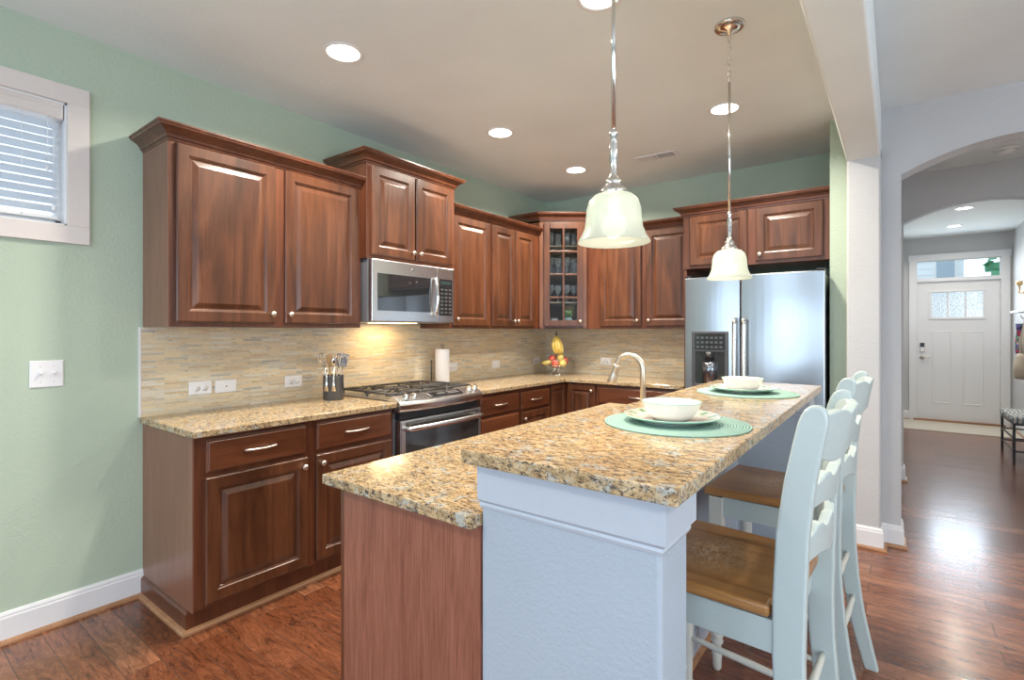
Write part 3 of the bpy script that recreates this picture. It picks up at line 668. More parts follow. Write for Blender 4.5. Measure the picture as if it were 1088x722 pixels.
# faucet
fa = thing('kitchen_faucet', 'tall gooseneck pull-down faucet in satin nickel on the lower island worktop', 'faucet', (2.166, 1.30, .9135))
MB().lathe([(.030, 0), (.030, .006), (.024, .012), (.020, .03), (.018, .06)], 24).build('base', 'nickel', fa)
R_ = .066; H_ = .262
pts = [(0, 0, .03), (0, 0, H_)]+[(-R_+R_*math.cos(a), 0, H_+R_*math.sin(a)) for a in [rad(k*12) for k in range(1, 15)]]
MB().tube(pts, .0125, 14).build('spout', 'nickel', fa)
e = Vector(pts[-1]); dv = (Vector(pts[-1])-Vector(pts[-2])).normalized()
Q = dv.to_track_quat('Z', 'Y').to_matrix()
MB().lathe([(.0135, -.005), (.015, .0), (.0155, .01), (.0145, .012), (.019, .05), (.024, .085), (.022, .088), (0, .088)], 20, e, 'z', True, Q).build('spray_head', 'nickel', fa)
MB().tube([(0, -.018, .045), (0, -.045, .055), (0, -.085, .085)], [.008, .007, .005], 10).build('lever', 'nickel', fa)

# place settings
def mat_leafplate():
    m, n, l, b = new_mat('leaf_pattern_plate'); setp(b, rough=.12, coat=.6, coatr=.05)
    tc = n.new('ShaderNodeTexCoord'); ln = n.new('ShaderNodeVectorMath'); ln.operation = 'LENGTH'
    sp = n.new('ShaderNodeSeparateXYZ'); cb = n.new('ShaderNodeCombineXYZ'); l.new(tc.outputs['Object'], sp.inputs[0]); l.new(sp.outputs[0], cb.inputs[0]); l.new(sp.outputs[1], cb.inputs[1]); l.new(cb.outputs[0], ln.inputs[0])
    g = n.new('ShaderNodeTexGradient'); g.gradient_type = 'RADIAL'; l.new(tc.outputs['Object'], g.inputs[0])
    def band(r0, r1): return ramp(n, l, ln.outputs['Value'], [(0, (0, 0, 0)), (r0, (1, 1, 1)), (r1, (0, 0, 0))], 'CONSTANT')
    mu = n.new('ShaderNodeMath'); mu.operation = 'MULTIPLY'; mu.inputs[1].default_value = 14; l.new(g.outputs['Fac'], mu.inputs[0])
    frc = n.new('ShaderNodeMath'); frc.operation = 'FRACT'; l.new(mu.outputs[0], frc.inputs[0])
    leaf = ramp(n, l, frc.outputs[0], [(0, (1, 1, 1)), (.36, (0, 0, 0)), (.62, (.5, .5, .5)), (.74, (0, 0, 0))], 'CONSTANT')
    col = ramp(n, l, frc.outputs[0], [(0, (.16, .46, .22)), (.30, (.70, .66, .30)), (.6, (.75, .42, .30))], 'CONSTANT')
    mk = mix(n, l, 1, band(.106, .131), leaf, 'MULTIPLY'); c = mix(n, l, mk, (.74, .72, .66), col); 
    edge = band(.1395, .2); c = mix(n, l, edge, c, (.30, .58, .48)); l.new(c, b.inputs['Base Color']); return m
def mat_placemat():
    m, n, l, b = new_mat('teal_woven_placemat'); setp(b, rough=.85)
    tc = n.new('ShaderNodeTexCoord'); wv = n.new('ShaderNodeTexWave'); wv.wave_type = 'RINGS'; wv.rings_direction = 'Z'; wv.inputs['Scale'].default_value = 38; wv.inputs['Distortion'].default_value = .3
    l.new(tc.outputs['Object'], wv.inputs[0]); c = ramp(n, l, wv.outputs['Fac'], [(.2, (.20, .36, .32)), (.7, (.32, .50, .44))])
    nz = noise(n, l, coords(n, l, (220, 220, 220)), 1, 2); c2 = ramp(n, l, nz, [(.35, (.8, .82, .8)), (.6, (1.05, 1.05, 1))]); c = mix(n, l, .6, c, c2, 'MULTIPLY'); l.new(c, b.inputs['Base Color'])
    bump(n, l, b, wv.outputs['Fac'], .7, .003); return m
LP = mat_leafplate(); PM = mat_placemat()
settings = [((2.56, .605), (2.548, .603), 'near', 'nearer the camera'), ((2.553, 1.56), (2.535, 1.56), 'far', 'farther away, toward the fridge')]
for (mc, pc, nm, txt) in settings:
    mp = MB().lathe([(0, 0), (.2125, 0), (.2135, .0022), (.212, .0042), (0, .0042)], 64, cap=False).build('placemat', PM, None, (mc[0], mc[1], BZ+.0003))
    tag(mp, 'round teal woven placemat on the bar, %s' % txt, 'placemat', 'teal placemats on the bar')
    pt = MB().lathe([(0, .0), (.088, .0), (.090, .003), (.095, .005), (.135, .017), (.1425, .0205), (.1435, .022), (.142, .0232), (.10, .0125), (.088, .008), (0, .007)], 64, cap=False).build('plate', LP, None, (pc[0], pc[1], BZ+.0048))
    tag(pt, 'white dinner plate with a leaf rim on the placemat %s' % txt, 'plate', 'dinner plates on the bar')
    bw = MB().lathe([(0, .0), (.052, .0), (.054, .004), (.066, .010), (.075, .022), (.082, .040), (.088, .0535), (.0885, .0545), (.085, .0545), (.078, .040), (.070, .022), (.060, .012), (0, .008)], 48, cap=False).build('bowl', 'porcelain', None, (pc[0], pc[1], BZ+.0125))
    MB().lathe([(.0885, .0555), (.0895, .0545), (.0885, .0535), (.0875, .0545), (.0885, .0555)], 48, cap=False).build('rim_band', 'tealrim', bw)
    tag(bw, 'white cereal bowl with a teal rim on the plate %s' % txt, 'bowl', 'white bowls on the bar')

# ------------------------------------------------------------------ bar stools
def make_stool(label, group):
    t = thing('bar_stool', label, 'stool', (0, 0, 0), 0, group)
    SZ = .73; hy = .222
    # seat (local x: 0 = front, + = back)
    N = 10; poly = [(-.005, -hy-.008), (.40, -hy+.012), (.44, -hy+.03), (.44, hy-.03), (.40, hy-.012), (-.005, hy+.008)]
    MB().prism([(.0, -hy-.004), (.394, -hy+.012), (.394, -hy+.045), (.43, -hy+.045), (.43, hy-.045), (.394, hy-.045), (.394, hy-.012), (.0, hy+.004)], SZ-.030, SZ).build('seat', 'seat', t, bevel=.008, seg=3)
    ap = MB().box(.03, .05, -hy+.03, hy-.03, SZ-.11, SZ-.034).box(.03, .41, -hy+.018, -hy+.038, SZ-.11, SZ-.034).box(.03, .41, hy-.038, hy-.018, SZ-.11, SZ-.034).box(.395, .412, -hy+.03, hy-.03, SZ-.11, SZ-.034)
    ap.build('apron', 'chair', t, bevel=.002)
    # back posts (sabre)
    cl = [(.520, 0), (.495, .10), (.468, .22), (.448, .36), (.436, .50), (.432, .62), (.434, .75), (.440, .90), (.455, 1.02), (.470, 1.10), (.480, 1.150), (.483, 1.168), (.485, 1.181), (.486, 1.189), (.487, 1.192)]
    wd = [.046, .052, .056, .060, .063, .066, .068, .066, .062, .060, .058, .052, .042, .026, .010]
    # smooth interpolation
    def interp(z):
        for (a, b, wa, wb) in zip(cl[:-1], cl[1:], wd[:-1], wd[1:]):
            if a[1] <= z <= b[1]:
                k = (z-a[1])/(b[1]-a[1]); return a[0]+(b[0]-a[0])*k, wa+(wb-wa)*k
        return cl[-1][0], wd[-1]
    poly_f = [(x-w/2, z) for (x, z), w in zip(cl, wd)]; poly_b = [(x+w/2, z) for (x, z), w in zip(cl, wd)]
    for s in (-1, 1):
        y = s*(hy-.026)
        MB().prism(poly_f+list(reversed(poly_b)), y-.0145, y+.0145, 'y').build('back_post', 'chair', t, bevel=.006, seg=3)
    # slats
    def slat(z0, z1, top, bot, nm):
        N = 36; vs = []; yw = hy-.04
        for i in range(N+1):
            u = -1+2*i/N; y = u*yw; bow = (.046 if z1 > 1.1 else .036)*(1-u*u)
            zt = z1+top(u); zb = z0+bot(u)
            for (z, dx) in ((zb, -.012), (zt, -.012), (zt, .012), (zb, .012)):
                px, _ = interp(min(1.18, z)); vs.append((px+bow+dx, y, z))
        fs = []
        for i in range(N):
            for k in range(4): fs.append((i*4+k, (i+1)*4+k, (i+1)*4+(k+1) % 4, i*4+(k+1) % 4))
        fs += [(0, 1, 2, 3), tuple(reversed((N*4, N*4+1, N*4+2, N*4+3)))]
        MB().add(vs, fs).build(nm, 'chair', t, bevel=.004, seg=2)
    wave = lambda u: .009*math.cos(u*PI*4)+.010*(1-u*u)
    crest = lambda u: .016*abs(math.cos(u*PI*1.5))**.8+.010*(1-u*u)
    slat(1.062, 1.155, crest, lambda u: .008*math.cos(u*PI*2), 'crest_rail')
    slat(.950, 1.012, wave, lambda u: -.006*math.cos(u*PI*2), 'back_slat')
    slat(.825, .890, wave, lambda u: -.006*math.cos(u*PI*2), 'back_slat')
    # turned front legs
    fl = [(.010, 0), (.016, .01), (.0175, .05), (.021, .085), (.014, .10), (.020, .108), (.024, .118), (.020, .128), (.0235, .138), (.026, .15), (.021, .165), (.019, .19), (.0205, .30), (.024, .42), (.025, .50), (.018, .53), (.024, .54), (.024, .548), (.017, .556), (.022, .575), (.022, .58)]
    for s in (-1, 1):
        mb = MB().lathe(fl, 18, (.045, s*(hy-.022), 0)); mb.box(.021, .069, s*(hy-.022)-.022, s*(hy-.022)+.022, .575, SZ-.034)
        mb.build('front_leg', 'cream', t)
    def rod(a, b, r=.0095):
        a = Vector(a); b = Vector(b); m_ = [a+(b-a)*k for k in (0, .12, .5, .88, 1)]
        MB().tube(m_, [r*.75, r*.9, r*1.15, r*.9, r*.75], 12).build('stretcher', 'cream', t)
    for s in (-1, 1):
        y = s*(hy-.024)
        rod((.045, y, .20), (interp(.17)[0], y, .17)); rod((.045, y, .345), (interp(.32)[0], y, .32))
    rod((.045, -hy+.022, .25), (.045, hy-.022, .25), .012)
    rod((interp(.45)[0], -hy+.04, .45), (interp(.45)[0], hy-.04, .45), .010)
    rod((interp(.28)[0], -hy+.04, .28), (interp(.28)[0], hy-.04, .28), .010)
    return t
st = make_stool('pale aqua ladder-back bar stool with a worn brown wooden seat, nearest the camera', 'ladder-back stools at the bar')
st.location = (2.485, .568, 0); st.rotation_euler = (0, 0, rad(-3))
s2 = dup(st); s2['label'] = 'second pale aqua ladder-back bar stool at the bar, closer to the fridge and white pilaster'
s2.location = (2.49, 1.39, 0); s2.rotation_euler = (0, 0, rad(-3))

# ------------------------------------------------------------------ pendants
def chain_links(z0, z1, n, r=.0075):
    out = []
    step = (z1-z0)/n
    for i in range(n):
        zc = z0+step*(i+.5); pts = []
        for k in range(14):
            a = 2*PI*k/14; u = math.cos(a)*r; vz = math.sin(a)*step*.66
            pts.append((u, 0, zc+vz) if i % 2 else (0, u, zc+vz))
        out.append(pts)
    return out
def mat_shade():
    m, n, l, b = new_mat('frosted_glass_shade'); setp(b, color=(.88, .89, .83), rough=.3)
    tl = n.new('ShaderNodeBsdfTranslucent'); tl.inputs[0].default_value = (.84, .86, .78, 1); tr = n.new('ShaderNodeBsdfTransparent'); tr.inputs[0].default_value = (.95, 1, .93, 1)
    m1 = n.new('ShaderNodeMixShader'); m1.inputs[0].default_value = .45; l.new(b.outputs[0], m1.inputs[1]); l.new(tl.outputs[0], m1.inputs[2])
    m2 = n.new('ShaderNodeMixShader'); m2.inputs[0].default_value = .32; l.new(m1.outputs[0], m2.inputs[1]); l.new(tr.outputs[0], m2.inputs[2]); l.new(m2.outputs[0], n['Material Output'].inputs[0]); return m
SH = mat_shade()
pd = thing('pendant_lamp', 'pendant lamp with a frosted bell shade hanging over the near end of the bar', 'lamp', (2.483, .339, CEIL), 0, 'bell pendants over the bar')
MB().lathe([(.066, 0), (.066, -.008), (.060, -.014), (.057, -.013), (.040, -.024), (.016, -.032), (.010, -.044), (0, -.046)], 32).build('canopy', 'chrome', pd)
MB2 = MB()
for pts in chain_links(-.262, -.045, 8): MB2.tube(pts, .0018, 6, True)
MB2.build('chain', 'chrome', pd)
MB().tube([(0, 0, -.262), (0, 0, -.862)], .0060, 12).build('rod', 'chrome', pd)
MB().lathe([(.006, -.855), (.010, -.862), (.011, -.872), (.007, -.880), (.0115, -.90), (.012, -.94), (.008, -.972), (.011, -.980), (.011, -.988), (.018, -.993), (.022, -1.003), (.020, -1.008), (.030, -1.018), (.036, -1.026), (.036, -1.034)], 24).build('socket_cap', 'chrome', pd)
sp_ = [(.030, -1.032), (.052, -1.038), (.066, -1.052), (.073, -1.075), (.075, -1.10), (.078, -1.125), (.086, -1.145), (.095, -1.160), (.0975, -1.166), (.0945, -1.166), (.083, -1.145), (.0755, -1.125), (.0725, -1.10), (.0705, -1.075), (.063, -1.055), (.050, -1.042), (.030, -1.036)]
MB().lathe(sp_, 40, cap=False).build('lamp_shade', SH, pd)
bulb = MB().sphere((0, 0, -1.118), .034, (1, 1, 1.05)).lathe([(.014, -1.04), (.016, -1.075)], 14)
bulb.build('bulb', emis('bulb_glow', (1, .95, .82), 2.5), pd)
area('pendant_light', (0, 0, -1.163), (0, 0, 0), .15, 0, PENDANT_W*2, (1, .86, .66), pd, 'DISK', 160)
pd2 = dup(pd); pd2.location = (2.483, 1.542, CEIL); pd2['label'] = 'pendant lamp with frosted bell shade over the far end of the bar before the fridge'

# ------------------------------------------------------------------ recessed lights
def recessed(loc, label, w, group='recessed ceiling lights', size=.085):
    t = thing('recessed_light', label, 'light', loc, 0, group)
    MB().lathe([(size, .004), (size+.012, .0), (size+.014, -.003), (size+.010, -.005), (size-.004, -.004), (size-.006, .002)], 32, cap=False).build('trim_ring', 'plastic', t)
    MB().lathe([(0, -.0015), (size-.005, -.0015), (size-.005, .003), (0, .003)], 32, cap=False).build('lens', 'lampdisc', t)
    area('downlight', (0, 0, -.008), (0, 0, 0), size*1.7, 0, w, NEUT, t, 'DISK', 150)
    return t
for (x, y, lb) in ((.864, .611, 'recessed ceiling light above the left worktop, nearest the window'), (.85, 1.908, 'recessed ceiling light in front of the microwave'),
                   (.858, 2.964, 'recessed ceiling light beside the air vent, near the corner cabinet'), (2.228, 2.455, 'recessed ceiling light in front of the fridge cabinet, behind the far pendant rod'),
                   (2.10, 1.0, 'recessed ceiling light at the top edge of the photo, beside the near pendant rod')):
    recessed((x, y, CEIL), lb, RECESSED_W*(.5 if y == 1.0 else 1.1))
for (x, y, lb) in ((3.714, 6.854, 'nearer recessed light in the foyer ceiling'), (3.711, 8.1, 'farther recessed light in the foyer ceiling, near the front door')):
    recessed((x, y, CEIL), lb, HALL_W, 'recessed lights in the foyer ceiling', .075)
recessed((4.15, 3.75, CEIL), 'added unseen recessed light brightening the hall between the two arches', 12, 'added recessed lights outside the view')  # unseen lamp, added to lift the dark hall between the arches
recessed((4.6, 1.2, CEIL), 'added unseen ceiling light over the space right of the beam', RECESSED_W*.6, 'added recessed lights outside the view')  # extra unseen lamp, added for light right of the beam
recessed((1.2, -1.8, CEIL), 'added unseen ceiling light over the dining area behind the camera', RECESSED_W*.8, 'added recessed lights outside the view')  # another out-of-view lamp added for lighting
recessed((4.6, -1.6, CEIL), 'added unseen ceiling light in the living area behind the camera', RECESSED_W*.8, 'added recessed lights outside the view')  # last of the lamps added out of view to light the room
# air vent
av = thing('ceiling_vent', 'white rectangular air vent on the kitchen ceiling', 'vent', (1.555, 3.05, CEIL), rad(3))
MB().box(-.165, .165, -.065, -.05, -.006, 0).box(-.165, .165, .05, .065, -.006, 0).box(-.165, -.14, -.05, .05, -.006, 0).box(.14, .165, -.05, .05, -.006, 0).box(-.01, .01, -.05, .05, -.006, 0).build('frame', 'plastic', av, bevel=.001)
mb = MB()
for k in range(16): mb.obox((.02+k*.0078, 0, -.004), (.0035, .10, .003), Matrix.Rotation(.6, 3, 'Y'))
for k in range(16): mb.obox((-.02-k*.0078, 0, -.004), (.0055, .10, .003), Matrix.Rotation(-.3, 3, 'Y'))
mb.build('louvres', 'plastic', av)
B(-.14, .14, -.05, .05, -.002, -.0005).build('duct', simple('duct_dark', (.12, .12, .12), .8), av)
# smoke detector
sd = thing('smoke_detector', 'round white smoke detector on the hall ceiling between the two arches', 'smoke detector', (3.775, 4.5, CEIL))
MB().lathe([(.075, 0), (.075, -.010), (.06, -.014), (.0, -.014)], 32).build('base_plate', 'plastic', sd)
MB().lathe([(.055, -.014), (.056, -.032), (.045, -.042), (.015, -.046), (0, -.046)], 32).lathe([(.010, -.046), (.009, -.049), (0, -.049)], 16, (.02, 0, 0)).build('cover', 'plastic', sd)

# ------------------------------------------------------------------ switches and outlets
DK = simple('slot_dark', (.05, .05, .05), .6)
def plate(name, label, cat, loc, rz, w, h, kind, group=None):
    t = thing(name, label, cat, loc, rz, group)
    MB().loops(w, h, [(0, 0), (0, -.003), (.004, -.006)], -w/2, -h/2).build('cover_plate', 'plastic', t)
    if kind == 'duplex':
        for s in (-1, 1):
            o = MB().lathe([(.0165, .006), (.0165, .0075), (0, .0075)], 20, (s*.020, 0, 0), '-y').build('socket', 'plastic', t)
            MB().box(s*.020-.006, s*.020-.0045, -.008, -.0074, .0, .008).box(s*.020+.0045, s*.020+.006, -.008, -.0074, .001, .007).lathe([(.0022, .0074), (0, .008)], 8, (s*.020, 0, -.007), '-y').build('slots', DK, o)
    if kind == 'toggle':
        for s in (-1, 1):
            o = MB().box(s*.023-.006, s*.023+.006, -.0072, -.005, -.013, .013).obox((s*.023, -.014, .004), (.007, .018, .009), Matrix.Rotation(.5, 3, 'X')).build('toggle', 'plastic', t)
            MB().lathe([(.0028, .005), (.0022, .0068), (0, .007)], 10, (s*.023, 0, .035), '-y').lathe([(.0028, .005), (.0022, .0068), (0, .007)], 10, (s*.023, 0, -.035), '-y').build('screw', 'nickel', o)
    if kind == 'cable': MB().lathe([(.004, .005), (.004, .0068), (0, .007)], 12, (.0, 0, 0), '-y').build('cable_hole', DK, t)
    if kind == 'rocker': MB().box(-.033, .033, -.0085, -.005, -.0165, .0165).build('rocker', 'plastic', t, bevel=.001)
    return t
plate('light_switch', 'double white toggle light switch on the green wall below the window', 'switch', (0, -.355, 1.158), R90, .118, .122, 'toggle')
G = 'white wall plates on the tile backsplash'
plate('wall_outlet', 'leftmost white double outlet on the tile backsplash', 'outlet', (.008, .286, 1.037), R90, .115, .072, 'duplex', G)
plate('wall_plate', 'white wall plate with a small cable hole, right next to the leftmost outlet', 'wall plate', (.008, .421, 1.036), R90, .115, .072, 'cable', G)
plate('wall_outlet', 'white outlet on the backsplash just left of the utensil crock', 'outlet', (.008, .834, 1.031), R90, .115, .072, 'duplex', G)
plate('wall_outlet', 'white outlet on the backsplash just right of the paper towel roll', 'outlet', (.008, 2.30, 1.040), R90, .115, .072, 'duplex', G)
plate('wall_switch', 'white wall plate on the backsplash midway between towel roll and fruit stand', 'switch', (.008, 2.905, 1.033), R90, .115, .072, 'rocker', G)
plate('wall_outlet', 'white outlet on the left backsplash near the corner, beside the fruit stand', 'outlet', (.008, 3.60, 1.035), R90, .115, .072, 'duplex', G)
plate('wall_outlet', 'white outlet on the back wall tiles between fruit stand and faucet', 'outlet', (.735, 3.787, 1.045), 0, .115, .072, 'duplex', G)

# ------------------------------------------------------------------ counter items
CT = .9135
cr = thing('utensil_crock', 'dark grey crock holding kitchen utensils beside the range', 'crock', (.195, 1.0, CT))
MB().lathe([(0, 0), (.062, 0), (.064, .004), (.064, .150), (.066, .156), (.061, .156), (.059, .012), (0, .012)], 32, cap=False).build('pot', simple('charcoal_crock', (.10, .105, .12), .22, metal=.4), cr)
MB().box(-.02, .02, .0, .0012, .118, .128).build('label_strip', 'black', cr, (.052, -.040, 0), (0, 0, rad(-38-90+180)))
def utensil(label, parts, base, tilt):
    t = thing('utensil', label, 'utensil', base, 0, 'utensils in the crock')
    t.rotation_euler = tilt
    return t
UB = (.195, 1.0, CT+.014)
wood_m = wood('utensil_beech', (.42, .25, .12), (.55, .36, .18), (.62, .43, .24), 'z', .5, 0, .2)
def ut(name, label, dx, dy, ta, tb, head, mat, hm=None):
    t = thing(name, label, 'utensil', (UB[0]+dx, UB[1]+dy, UB[2]), 0, 'utensils in the crock'); t.rotation_euler = (ta, tb, 0)
    MB().tube([(0, 0, .0), (0, 0, .10), (0, 0, .21)], [.004, .0045, .005], 8).build('shank', mat, t); head(t, hm or mat); return t
def h_spatula(t, m): 
    mb = MB()
    for k in range(4): mb.box(-.003, .0, -.030+k*.0165, -.022+k*.0165, .215, .275)
    mb.box(-.003, 0, -.030, .0285, .200, .218).box(-.003, 0, -.030, .0285, .272, .285); mb.build('blade', m, t, bevel=.001)
def h_spoon(t, m): MB().sphere((0, 0, .235), .028, (.3, .8, 1.2)).build('bowl', m, t)
def h_flat(t, m): MB().box(-.003, .003, -.026, .026, .195, .275).build('blade', m, t, bevel=.003)
def h_whisk(t, m):
    mb = MB()
    for k in range(5):
        a = PI*k/5; mb.tube([(math.cos(a)*r*s_, math.sin(a)*r*s_, .205+z) for (r, z, s_) in [(.006, 0, 1), (.022, .03, 1), (.030, .06, 1), (.020, .085, 1), (0, .092, 1), (.020, .085, -1), (.030, .06, -1), (.022, .03, -1), (.006, 0, -1)]], .0012, 5)
    mb.build('wires', m, t)
ut('whisk', 'wire whisk leaning left out of the crock', -.01, -.016, rad(14), rad(2), h_whisk, 'chrome')
ut('wooden_spoon', 'flat wooden spoon standing in the crock', 0, -.015, rad(5), rad(2), h_flat, wood_m)
ut('slotted_spatula', 'black handled slotted spatula leaning right in the crock', .005, .012, rad(-14), rad(3), h_spatula, 'steel')
ut('ladle', 'dark ladle with a drooping head at the right of the crock', .014, .014, rad(-15), rad(-2), h_spoon, 'black')
ut('serving_fork', 'steel serving fork among the crock utensils', -.024, .006, rad(-9), rad(8), h_spatula, 'steel')
ut('cooking_spoon', 'steel spoon standing upright in the crock', .012, -.008, rad(3), rad(8), h_spoon, 'chrome')
for (dy, hh, lb) in ((-.022, .235, 'taller steel tongs hooked over the front of the crock'), (.022, .205, 'shorter steel tongs hooked over the front of the crock, closer to the range')):
    tg = thing('tongs', lb, 'tongs', (.195, 1.0, CT), rad(-50), 'utensils in the crock')
    zb = .03
    MB().tube([(.0690, dy, hh), (.0695, dy-.003, .10), (.070, dy-.006, zb+.03)], [.003, .006, .009], 8, flat=.5).build('arm', 'chrome', tg)
    MB().tube([(.0740, dy, hh), (.0765, dy+.003, .10), (.078, dy+.008, zb+.03)], [.003, .006, .009], 8, flat=.5).build('arm', 'chrome', tg)
    MB().sphere((.0715, dy, hh), .007).build('pivot', 'chrome', tg)
# paper towel holder
pt = thing('paper_towel_holder', 'dark metal paper towel holder with side arm on the worktop behind the range', 'holder', (.13, 2.055, CT))
MB().lathe([(.098, 0), (.098, .006), (.094, .010), (.010, .012), (0, .012)], 28).build('base', 'iron', pt)
MB().tube([(0, 0, .012), (0, 0, .30), (.008, .004, .31), (.010, .006, .322), (0, 0, .332), (-.010, -.006, .322), (-.006, -.004, .31)], .0035, 8).build('rod', 'iron', pt)
MB().tube([(-.045, -.080, .008), (-.045, -.080, .205)], .0055, 8).build('arm', 'iron', pt)
tr_ = MB().lathe([(.020, .0), (.056, .0), (.057, .002), (.057, .278), (.056, .280), (.020, .280), (.018, .278), (.018, .002), (.020, 0)], 36, cap=False).build('paper_towel_roll', 'towel', None, (.13, 2.055, CT+.013))
tag(tr_, 'white paper towel roll standing on its holder behind the range', 'paper towels')
# fruit stand
fx, fy = .385, 3.405
fs_ = thing('fruit_stand', 'wire fruit stand with a banana hook on the corner worktop', 'fruit stand', (fx, fy, CT), rad(37))
mb = MB()
def ring(r, z, tr=.003): mb.tube([(r*math.cos(a*PI/16), r*math.sin(a*PI/16), z) for a in range(32)], tr, 6, True)
ring(.070, .003, .003); ring(.135, .150); ring(.105, .10, .002); ring(.05, .075, .002)
for k in range(12):
    a = k*PI/6; mb.tube([(r*math.cos(a), r*math.sin(a), z) for r, z in ((.0, .072), (.05, .075), (.09, .09), (.12, .115), (.135, .15))], .0018, 5)
mb.build('basket', 'chrome', fs_)
for k in range(4):
    a = k*PI/2+.4; MB().tube([(r*math.cos(a), r*math.sin(a), z) for r, z in ((.070, .003), (.05, .02), (.03, .05), (.045, .075))], .003, 6).build('leg', 'chrome', fs_)
MB().tube([(0, .135, .15), (0, .145, .25), (0, .14, .34), (0, .11, .405), (0, .06, .43), (0, .015, .425), (0, -.0, .405), (0, .004, .395), (0, .014, .40)], .0035, 8).build('banana_hook', 'iron', fs_)
def fruit_mat(name, a, b_):
    m, n, l, b = new_mat(name); setp(b, rough=.3, coat=.3); nz = noise(n, l, coords(n, l), 18, 3); c = ramp(n, l, nz, [(.4, a), (.6, b_)]); l.new(c, b.inputs['Base Color']); return m
red = fruit_mat('red_apple_skin', (.45, .03, .03), (.55, .14, .06)); yel = fruit_mat('yellow_fruit_skin', (.72, .50, .10), (.70, .60, .20)); org = fruit_mat('orange_skin', (.80, .25, .03), (.80, .35, .06)); dkr = fruit_mat('dark_red_apple', (.32, .02, .02), (.42, .05, .03))
c37, s37 = math.cos(rad(37)), math.sin(rad(37))
def fw_(x, y, z): return (fx+c37*x-s37*y, fy+s37*x+c37*y, CT+z)
apple = [(0, .062), (.008, .064), (.022, .070), (.034, .058), (.037, .040), (.030, .014), (.016, .002), (.006, .004), (0, .008)]
items = [('apple', red, -.020, -.055, .085, 'large red apple at the front of the fruit stand'), ('apple', yel, .055, -.035, .088, 'yellow apple at the front right of the fruit stand'),
         ('apple', dkr, -.015, .035, .085, 'dark red apple at the back of the fruit stand'), ('apple', red, -.045, -.01, .130, 'red apple heaped on top of the fruit stand, left side'),
         ('apple', yel, .040, .018, .138, 'yellow green apple heaped on the right of the fruit stand'), ('apple', red, .085, .03, .108, 'red and yellow apple at the right edge of the fruit stand')]
for nm, mt, x, y, z, lb in items:
    o = MB().lathe([(r, -zz+.07) for r, zz in apple], 24, cap=False).build('apple', mt, None, fw_(x, y, z)); tag(o, lb, 'apple', 'fruit in the fruit stand')
    MB().tube([(0, 0, .006), (.003, 0, .080)], .0015, 5).build('stem', 'iron', o)
o = MB().tube([(-.055, 0, 0), (-.03, 0, -.006), (0, 0, -.008), (.035, 0, -.006), (.06, 0, .002)], [.006, .022, .025, .020, .006], 14).build('mango', yel, None, fw_(-.095, -.01, .135), (0, rad(-15), rad(20)))
tag(o, 'yellow mango overhanging the left edge of the fruit stand', 'mango', 'fruit in the fruit stand')
bn = thing('banana_bunch', 'bunch of yellow bananas hanging from the fruit stand hook', 'bananas', fw_(0, .005, .40), rad(37))
bmat = fruit_mat('banana_skin', (.78, .55, .10), (.86, .68, .20))
for k, (dx, dy) in enumerate(((-.035, -.004), (-.015, -.022), (.010, -.022), (.030, .004))):
    pts = []; rs = []
    for i in range(11):
        u = i/10; pts.append((dx*math.sin(u*2.4)*1.05+.030*u*u+dx*.15, dy*math.sin(u*2.6)*1.3, -.006-.185*u)); rs.append(.006+.0125*math.sin(PI*min(1, u*1.02))**.6 if 0 < u < 1 else .004)
    b_ = MB().tube(pts, rs, 8).build('banana', bmat, bn)
    MB().sphere(pts[-1], .0045).build('tip', 'iron', b_)
MB().lathe([(.006, .0), (.010, -.015), (.013, -.03)], 10).build('crown', simple('banana_stem', (.35, .36, .10), .6), bn)

# ------------------------------------------------------------------ front door, transom, casing, foyer
dn = D.objects.new('door_1', None); COL.objects.link(dn); dn['kind'] = 'structure'; dn.location = (3.345, 9.02, 0)
DW, DH = .925, 2.068
DM = MT['white']
# door leaf with window hole and two panels
gx0, gx1, gz0, gz1 = .155, .755, 1.56, 1.93
leaf = MB().box(0, gx0, 0, .045, .03, DH+.02).box(gx1, DW, 0, .045, .03, DH+.02).box(gx0, gx1, 0, .045, .03, gz0).box(gx0, gx1, 0, .045, gz1, DH+.02).build('leaf', DM, dn)
MB().box(gx0-.02, gx1+.02, -.012, 0, gz0-.035, gz0).box(gx0-.02, gx1+.02, -.012, 0, gz1, gz1+.03).box(gx0-.02, gx0+.015, -.012, 0, gz0, gz1).box(gx1-.015, gx1+.02, -.012, 0, gz0, gz1).box(.345, .365, -.010, .03, gz0, gz1).box(.545, .565, -.010, .03, gz0, gz1).build('window_frame', DM, leaf, bevel=.004)
def mat_tex_glass():
    m, n, l, b = new_mat('textured_glass'); setp(b, color=(.95, .97, 1), rough=.25, trans=.9, ior=1.3, emc=(.85, .92, 1), ems=.0)
    v = n.new('ShaderNodeTexVoronoi'); v.inputs['Scale'].default_value = 60; l.new(coords(n, l), v.inputs['Vector']); bump(n, l, b, v.outputs[0], .8, .01); return m
B(gx0, gx1, .018, .024, gz0, gz1).build('pane', mat_tex_glass(), leaf)
for x0 in (.175, .520):
    MB().loops(.225, 1.08, [(0, .001), (0, -.002), (.006, -.006), (.014, -.006), (.022, -.001), (.034, -.003)], x0, .27).build('raised_panel', DM, leaf)
lv = MB().lathe([(.030, 0), (.030, .010), (.012, .014), (.011, .045), (0, .045)], 20, (.060, 0, .955), '-y').tube([(.060, -.042, .955), (.10, -.045, .957), (.155, -.042, .950)], [.009, .008, .006], 10).build('lever_handle', 'nickel', leaf)
MB().box(.032, .090, -.022, 0, 1.04, 1.18).build('keypad_lock', 'nickel', leaf, bevel=.006)
MB().box(.036, .086, -.030, -.020, 1.11, 1.175).build('keypad', 'black', leaf, bevel=.004)
